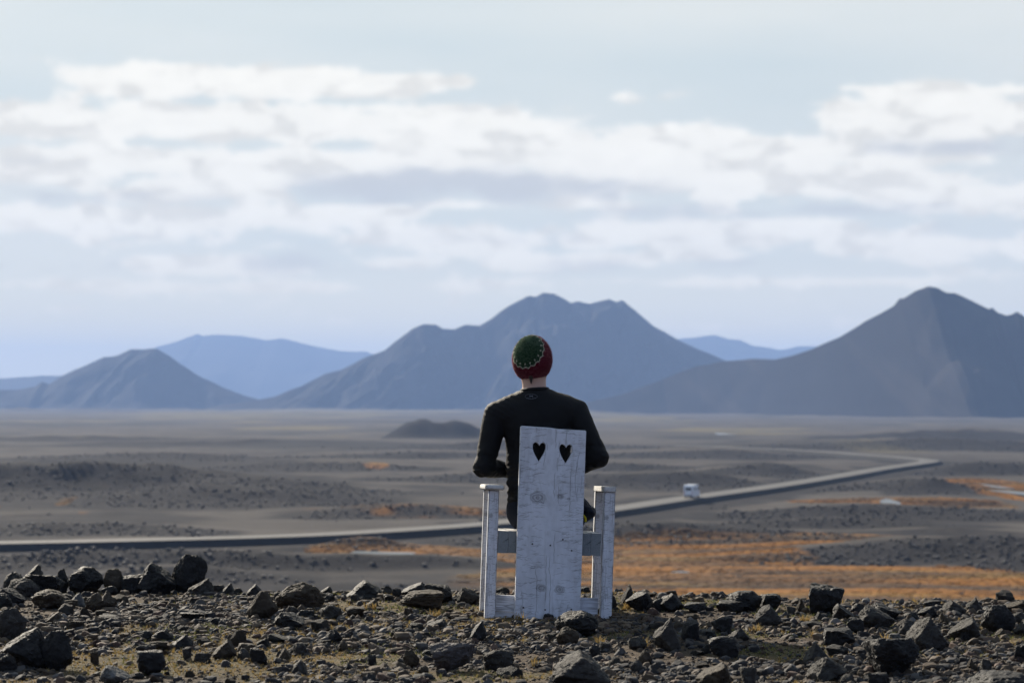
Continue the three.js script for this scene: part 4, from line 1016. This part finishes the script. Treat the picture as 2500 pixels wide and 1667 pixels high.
  // hair at the nape, under the hat
  const nape = join([cone(V(0.0935, 1.172, -0.127), V(0.0945, 1.139, -0.1265), 0.011, 0.0035), ball(V(0.100, 1.185, -0.142), 0.022, 0.014, 0.02)], 0.012);
  mesh('hair', surface(nape, [0.03, 1.12, -0.18], [0.17, 1.23, -0.09], 0.003), std(0.028, 0.019, 0.013, { roughness: 0.7 }), person);
  // black shirt with creases
  const fold = p => { const n = fbm3(p.x * 13, p.y * 20, p.z * 13, 3), el = Math.min(p.distanceTo(elL), p.distanceTo(elR)), w = smooth(0.80, 0.62, p.y), arm = smooth(0.14, 0.05, el), sh = smooth(0.93, 1.0, p.y) * smooth(0.06, -0.03, p.x);
    const ring = Math.sin(p.y * 150 + 5 * vn3(p.x * 9, p.y * 9, p.z * 9)) * 0.0030 * w * (p.y > 0.5 ? 1 : 0), diag = Math.sin((p.x * 1.0 + p.y * 1.7) * 120 + 4 * vn3(p.x * 12, p.y * 12, p.z * 12)) * 0.0010 * sh;
    return n * (0.0035 + 0.005 * w + 0.006 * arm) + ring + diag + 0.0016 * Math.sin(p.y * 95 + p.x * 60 + 6 * n) * arm; };
  const shirtBase = join([torso(0), arms(0)], 0.009);
  const hem = p => 0.548 + 0.012 * Math.sin(p.x * 30) - p.y;
  const collarTop = p => p.y - (1.108 + 0.14 * (p.x - 0.112) * 0.5 + 0.09 * (-p.z - 0.185) * -0.5);
  const shirtF = p => Math.max(shirtBase(p) - fold(p), hem(p), collarTop(p));
  const weave = dataTex(128, 128, (u, v) => 0.5 + 0.25 * Math.sin(u * 6.283 * 32) * Math.sin(v * 6.283 * 32) + 0.2 * tileNoise(u, v, 16, 3, 44)); weave.repeat.set(14, 14);
  const cloth = std(0.0055, 0.0057, 0.0064, { roughness: 0.74, specularIntensity: 0.45, sheen: 0.12, sheenRoughness: 0.4, bumpMap: weave, bumpScale: 0.0012 }); cloth.sheenColor.setRGB(0.16, 0.19, 0.25);
  const shirt = mesh('shirt', surface(shirtF, [-0.25, 0.52, -0.48], [0.53, 1.16, 0.02], 0.0065), cloth, person);
  const ringPts = []; for (let k = 0; k < 48; k++) { const a = k / 48 * 6.2832, x = 0.112 + Math.cos(a) * 0.0655, z = -0.187 + Math.sin(a) * 0.0655; ringPts.push(V(x, 1.1075 + 0.07 * (x - 0.112) + 0.06 * (z + 0.185), z)); }
  mesh('collar', new THREE.TubeGeometry(new THREE.CatmullRomCurve3(ringPts, true), 96, 0.0085, 8, true), cloth, shirt);
  // printed mark at the nape: an oval with a two arc sign and a line of letters
  const onShirt = (x, y) => { let z = 0.05; for (let k = 0; k < 80; k++) { const d = shirtF(V(x, y, z)); if (d < 0.0006) break; z -= Math.max(0.0004, d * 0.6); } return V(x, y, z + 0.0012); };
  const cx = 0.0945, cy = 1.0745, line = (pts, r, closed) => new THREE.TubeGeometry(new THREE.CatmullRomCurve3(pts.map(([x, y]) => onShirt(cx + x, cy + y)), closed), pts.length * 3, r, 5, closed);
  const oval = []; for (let k = 0; k < 36; k++) oval.push([Math.cos(k / 36 * 6.2832) * 0.0300, Math.sin(k / 36 * 6.2832) * 0.0120]);
  const arc = (s, y0) => { const o = []; for (let k = 0; k <= 8; k++) { const t = (k / 8 * 2 - 1); o.push([t * 0.0088, y0 + s * 0.0045 * (1 - t * t) - s * 0.0062]); } return o; };
  const word = []; for (let k = 0; k < 11; k++) if (k !== 5) word.push(line([[-0.020 + k * 0.004, -0.0066], [-0.0175 + k * 0.004, -0.0066]], 0.0008, false));
  const mark = std(0.13, 0.145, 0.17, { roughness: 0.45 });
  mesh('printed_emblem', mergeGeometries([line(oval, 0.0007, true), line(arc(-1, -0.0008), 0.0013, false), line(arc(1, 0.0048), 0.0013, false), ...word]), mark, shirt);
  // trousers and shoes
  const trouserFold = p => 0.004 * fbm3(p.x * 16, p.y * 16, p.z * 10, 3);
  const legF = legs(-0.002), trouserF = p => Math.max(legF(p) - trouserFold(p), 0.085 - p.y, p.y - 0.60);
  mesh('trousers', surface(trouserF, [-0.1, 0.06, -0.83], [0.42, 0.66, -0.02], 0.008), std(0.008, 0.011, 0.019, { roughness: 0.85, specularIntensity: 0.3 }), person);
  for (const a of [anL, anR]) {
    const o = a.x < 0.15 ? -0.02 : 0.02, gy = hillTop(a.x, a.z - 0.08);
    const up = join([cone(V(a.x, 0.06, a.z + 0.01), V(a.x + o, gy + 0.062, a.z - 0.06), 0.043, 0.040), cone(V(a.x + o * 0.4, gy + 0.055, a.z - 0.05), V(a.x + o, gy + 0.046, a.z - 0.155), 0.040, 0.034), cone(V(a.x, gy + 0.05, a.z + 0.035), V(a.x, gy + 0.06, a.z - 0.02), 0.036, 0.040)], 0.02);
    const shoe = mesh('shoe', surface(p => Math.max(up(p), gy + 0.024 - p.y), [a.x - 0.1, gy - 0.02, a.z - 0.24], [a.x + 0.1, gy + 0.16, a.z + 0.10], 0.006), std(0.02, 0.02, 0.022, { roughness: 0.6 }), person);
    const so = new THREE.Shape(); so.absellipse(0, 0.055, 0.046, 0.125, 0, 6.2832); const sg = new THREE.ExtrudeGeometry(so, { depth: 0.022, bevelEnabled: true, bevelSize: 0.002, bevelThickness: 0.002, bevelSegments: 2 }); sg.rotateX(-Math.PI / 2); const sl = mesh('sole', sg, std(0.6, 0.6, 0.58), shoe); sl.position.set(a.x + o * 0.7, gy + 0.001, a.z); 
  }
}
// knitted hat: worn by the person, so a thing of its own sitting on the head
{
  const C = V(0.1005, 1.2600, -0.198), rimAxis = V(-0.07, 0.80, 0.60).normalize(), crown = V(-0.34, 0.53, 0.77).normalize();
  const basis = a => { const u = V(0, 0, -1).cross(a).normalize(), v = a.clone().cross(u).normalize(); return [u, v]; };
  const [ru, rv] = basis(rimAxis), [cu, cv] = basis(crown), nu = 300, nt = 190, tmax = 123 / DEG;
  const green = [0.013, 0.036, 0.014], red = [0.082, 0.003, 0.012], cream = [0.32, 0.30, 0.23];
  const dirAt = (i, j) => { const ph = i / (nu - 1) * 6.2832, t = Math.pow(j / (nt - 1), 0.9) * tmax; return rimAxis.clone().multiplyScalar(Math.cos(t)).addScaledVector(ru, Math.sin(t) * Math.cos(ph)).addScaledVector(rv, Math.sin(t) * Math.sin(ph)); };
  const cosCrown = d => { const c = clamp(d.dot(crown), -1, 1); return [Math.acos(c) * DEG, Math.atan2(d.dot(cv), d.dot(cu))]; };
  const tone = d => {
    const [ang, ph] = cosCrown(d), teeth = 17, u = ((ph / 6.2832 + 0.5) * teeth) % 1, tri = Math.abs(u * 2 - 1), edge = 54.5 + 4.6 * (tri - 0.5);
    const du = Math.abs(u - 0.5) < 0.5 ? (u < 0.5 ? u : 1 - u) : 0, knit = 1 + 0.25 * fbm3(d.x * 60, d.y * 60, d.z * 60, 2);
    let c = ang < edge ? green : red;
    if (Math.abs(ang - edge) < 1.45) c = cream;
    if (Math.abs(ang - 45.5) < 2.3 && Math.abs(u - 0.5) < 0.13) c = cream;
    return c.map(v => v * knit);
  };
  const geo = gridGeo(nu, nt, (i, j) => {
    const d = dirAt(i, j), [ang, ph] = cosCrown(d); let r = 1;
    // pleats drawn together towards the crown, a slouch at upper left
    const pl = smooth(60, 15, ang);
    r *= 1 - 0.014 * pl * Math.pow(0.5 + 0.5 * Math.cos(ph * 7 + 0.6), 5) * smooth(3, 22, ang) - 0.055 * Math.exp(-((d.x + 0.62) ** 2 + (d.y - 0.50) ** 2) / 0.012) - 0.050 * Math.exp(-((d.x + 0.22) ** 2 + (d.y - 0.90) ** 2) / 0.008);
    r *= 1 + 0.045 * Math.exp(-((d.x + 0.02) ** 2 + (d.y - 0.97) ** 2) / 0.05) + 0.03 * Math.exp(-((d.x + 0.5) ** 2 + (d.y - 0.75) ** 2) / 0.04) + 0.035 * Math.exp(-((d.x + 0.75) ** 2 + (d.y + 0.45) ** 2) / 0.12) + 0.02 * Math.exp(-((d.x - 0.8) ** 2 + (d.y + 0.3) ** 2) / 0.12);
    r *= 1 + 0.014 * fbm3(d.x * 5, d.y * 5, d.z * 5, 3) + 0.004 * fbm3(d.x * 40, d.y * 40, d.z * 40, 2);
    const roll = j > nt - 8 ? 0.018 * Math.sin((j - (nt - 8)) / 7 * Math.PI) : 0; r *= 1 + roll;
    return [C.x + d.x * 0.0985 * r, C.y + d.y * 0.1165 * r, C.z + d.z * 0.1150 * r];
  }, (x, y, z, i, j) => tone(dirAt(i, j)));
  const uv = []; for (let j = 0; j < nt; j++) for (let i = 0; i < nu; i++) uv.push(i / nu * 0.62, j / nt * 0.24); geo.setAttribute('uv', new THREE.Float32BufferAttribute(uv, 2));
  const knit = dataTex(256, 256, (u, v) => { const r = 24, x = (u * r) % 1, y = (v * r + (x < 0.5 ? x : 1 - x) * 0.9) % 1; return 0.25 + 0.5 * Math.sin(x * Math.PI) * Math.sin(y * Math.PI) + 0.2 * tileNoise(u, v, 32, 2, 8); }); knit.repeat.set(11, 11);
  const wool = std(1, 1, 1, { vertexColors: true, roughness: 1, side: THREE.DoubleSide, bumpMap: knit, bumpScale: 0.003, sheen: 1, sheenRoughness: 0.5, specularIntensity: 0.2 }); wool.sheenColor.setRGB(0.18, 0.18, 0.15);
  const hat = mesh('knitted_hat', geo, wool, scene); tag(hat, 'knitted hat with green crown, red band and cream zigzag on the seated person', 'hat');
  // loose wool fibres standing off the knit
  const R = rng(61), list = []; for (let k = 0; k < 9000; k++) { const d = dirAt(Math.floor(R() * (nu - 1)), 2 + Math.floor(R() * (nt - 6))), q = V(C.x + d.x * 0.0985, C.y + d.y * 0.1165, C.z + d.z * 0.115); list.push([d, q, tone(d)]); }
  const hg = new THREE.ConeGeometry(0.0005, 1, 3); hg.translate(0, 0.5, 0); const im = new THREE.InstancedMesh(hg, std(1, 1, 1, { roughness: 1 }), list.length), o = new THREE.Object3D(), col = new THREE.Color();
  list.forEach(([d, q, c], k) => { o.position.copy(q); o.quaternion.setFromUnitVectors(V(0, 1, 0), d.clone().add(V(R() - 0.5, R() - 0.5, R() - 0.5).multiplyScalar(1.6)).normalize()); o.scale.set(1, 0.004 + R() * 0.007, 1); o.updateMatrix(); im.setMatrixAt(k, o.matrix); im.setColorAt(k, col.setRGB(c[0] * 3 + 0.10, c[1] * 3 + 0.10, c[2] * 3 + 0.08)); });
  im.name = 'wool_fuzz'; im.userData.kind = 'stuff'; im.castShadow = true; hat.add(im);
}
// bag at the right hip
{
  const bag = group('hip_bag'); tag(bag, 'dark navy bag with a yellow strap end at the seated person\'s right hip', 'bag');
  const f = join([cone(V(-0.035, 0.155, 0), V(0.034, 0.085, 0), 0.020, 0.024, 1, 3), cone(V(0.034, 0.085, 0), V(-0.03, 0.022, 0), 0.024, 0.020, 1, 3), ball(V(-0.035, 0.085, 0), 0.05, 0.07, 0.075)], 0.02), ff = p => f(p) - 0.006 * fbm3(p.x * 22 + p.y * 14, p.y * 22, p.z * 16, 3);
  const navy = std(0.009, 0.012, 0.021, { roughness: 0.7, specularIntensity: 0.5 });
  const b = mesh('pouch', surface(ff, [-0.12, -0.02, -0.11], [0.11, 0.2, 0.11], 0.006), navy, bag);
  const strap = (pts, r, m, n) => mesh(n, new THREE.TubeGeometry(new THREE.CatmullRomCurve3(pts.map(a => V(...a))), 20, r, 6, false), m, bag);
  strap([[-0.010, 0.078, 0.078], [0.008, 0.060, 0.078], [0.010, 0.040, 0.074]], 0.0055, std(0.62, 0.50, 0.015), 'yellow_strap');
  strap([[0.010, 0.038, 0.074], [0.000, 0.020, 0.066], [-0.012, 0.002, 0.058]], 0.003, std(0.6, 0.6, 0.62), 'white_strap');
  strap([[-0.02, 0.172, 0.02], [0.012, 0.145, 0.06], [0.046, 0.10, 0.055]], 0.003, std(0.12, 0.13, 0.15, { roughness: 0.3 }), 'zip');
  const bk = mesh('buckle', new RoundedBoxGeometry(0.012, 0.016, 0.006, 2, 0.002), std(0.3, 0.31, 0.33, { roughness: 0.3, metalness: 0.6 }), bag); bk.position.set(0.056, 0.085, 0.03);
  bag.position.set(0.352, 0.420, -0.165);
}
// ------------------------------------------------------------------ van on the road
{
  const van = group('camper_van'); tag(van, 'white camper van on the road across the plain', 'van');
  const pr = new THREE.Shape(); pr.moveTo(-2.75, 0.35); pr.lineTo(-2.78, 1.1); pr.lineTo(-2.70, 2.45); pr.quadraticCurveTo(-2.66, 2.62, -2.45, 2.64); pr.lineTo(1.15, 2.66); pr.quadraticCurveTo(1.45, 2.62, 1.6, 2.35); pr.lineTo(1.85, 1.55); pr.lineTo(2.65, 1.2); pr.quadraticCurveTo(2.78, 1.1, 2.78, 0.8); pr.lineTo(2.78, 0.35); pr.lineTo(-2.75, 0.35);
  const g = new THREE.ExtrudeGeometry(pr, { depth: 1.86, bevelEnabled: true, bevelSize: 0.06, bevelThickness: 0.08, bevelSegments: 3 }); g.translate(0, 0, -0.93);
  const white = std(0.78, 0.79, 0.80, { roughness: 0.35, clearcoat: 0.4 }), glass = std(0.02, 0.025, 0.03, { roughness: 0.05 }), rub = std(0.02, 0.02, 0.02), red = std(0.35, 0.02, 0.02, { roughness: 0.25 });
  mesh('body', g, white, van);
  const put = (n, geo, m, x, y, z, p = van) => { const o = mesh(n, geo, m, p); o.position.set(x, y, z); return o; };
  put('rear_window', new RoundedBoxGeometry(0.03, 0.62, 1.3, 2, 0.012), glass, -2.80, 1.85, 0);
  const ws = put('windscreen', new RoundedBoxGeometry(0.03, 0.85, 1.62, 2, 0.012), glass, 1.81, 1.95, 0); ws.rotation.z = 0.30;
  for (const s of [-1, 1]) { put('side_window', new RoundedBoxGeometry(0.95, 0.55, 0.03, 2, 0.012), glass, 0.95, 1.85, s * 1.012); put('side_window', new RoundedBoxGeometry(1.2, 0.45, 0.03, 2, 0.012), glass, -1.3, 1.85, s * 1.012); put('tail_light', new RoundedBoxGeometry(0.05, 0.45, 0.14, 2, 0.02), red, -2.83, 1.05, s * 0.84); put('headlight', new RoundedBoxGeometry(0.05, 0.22, 0.34, 2, 0.02), std(0.7, 0.7, 0.7, { roughness: 0.1 }), 2.82, 0.92, s * 0.70); }
  put('rear_bumper', new RoundedBoxGeometry(0.14, 0.22, 1.9, 2, 0.04), rub, -2.86, 0.45, 0);
  for (const x of [-1.75, 1.8]) for (const s of [-1, 1]) { const w = put('wheel', new THREE.CylinderGeometry(0.36, 0.36, 0.24, 28), rub, x, 0.36, s * 0.86); w.rotation.x = Math.PI / 2; const r = mesh('rim', new THREE.CylinderGeometry(0.2, 0.2, 0.26, 20), std(0.4, 0.4, 0.42, { metalness: 0.7, roughness: 0.4 }), w); }
  const P = smoothLine(ROAD, 420); let best = 0; P.forEach((p, k) => { if (Math.abs(dist(p.z) - 508) < Math.abs(dist(P[best].z) - 508)) best = k; });
  const u = P[best + 1].clone().sub(P[best]).normalize(); van.position.set(P[best].x + u.z * 1.6 * -1 * 0.6, roadBed(P[best].x, dist(P[best].z)) + 1.135, P[best].z + u.x * 1.6 * 0.6); van.rotation.y = Math.atan2(-u.z, u.x);
}
renderer.render(scene, camera);
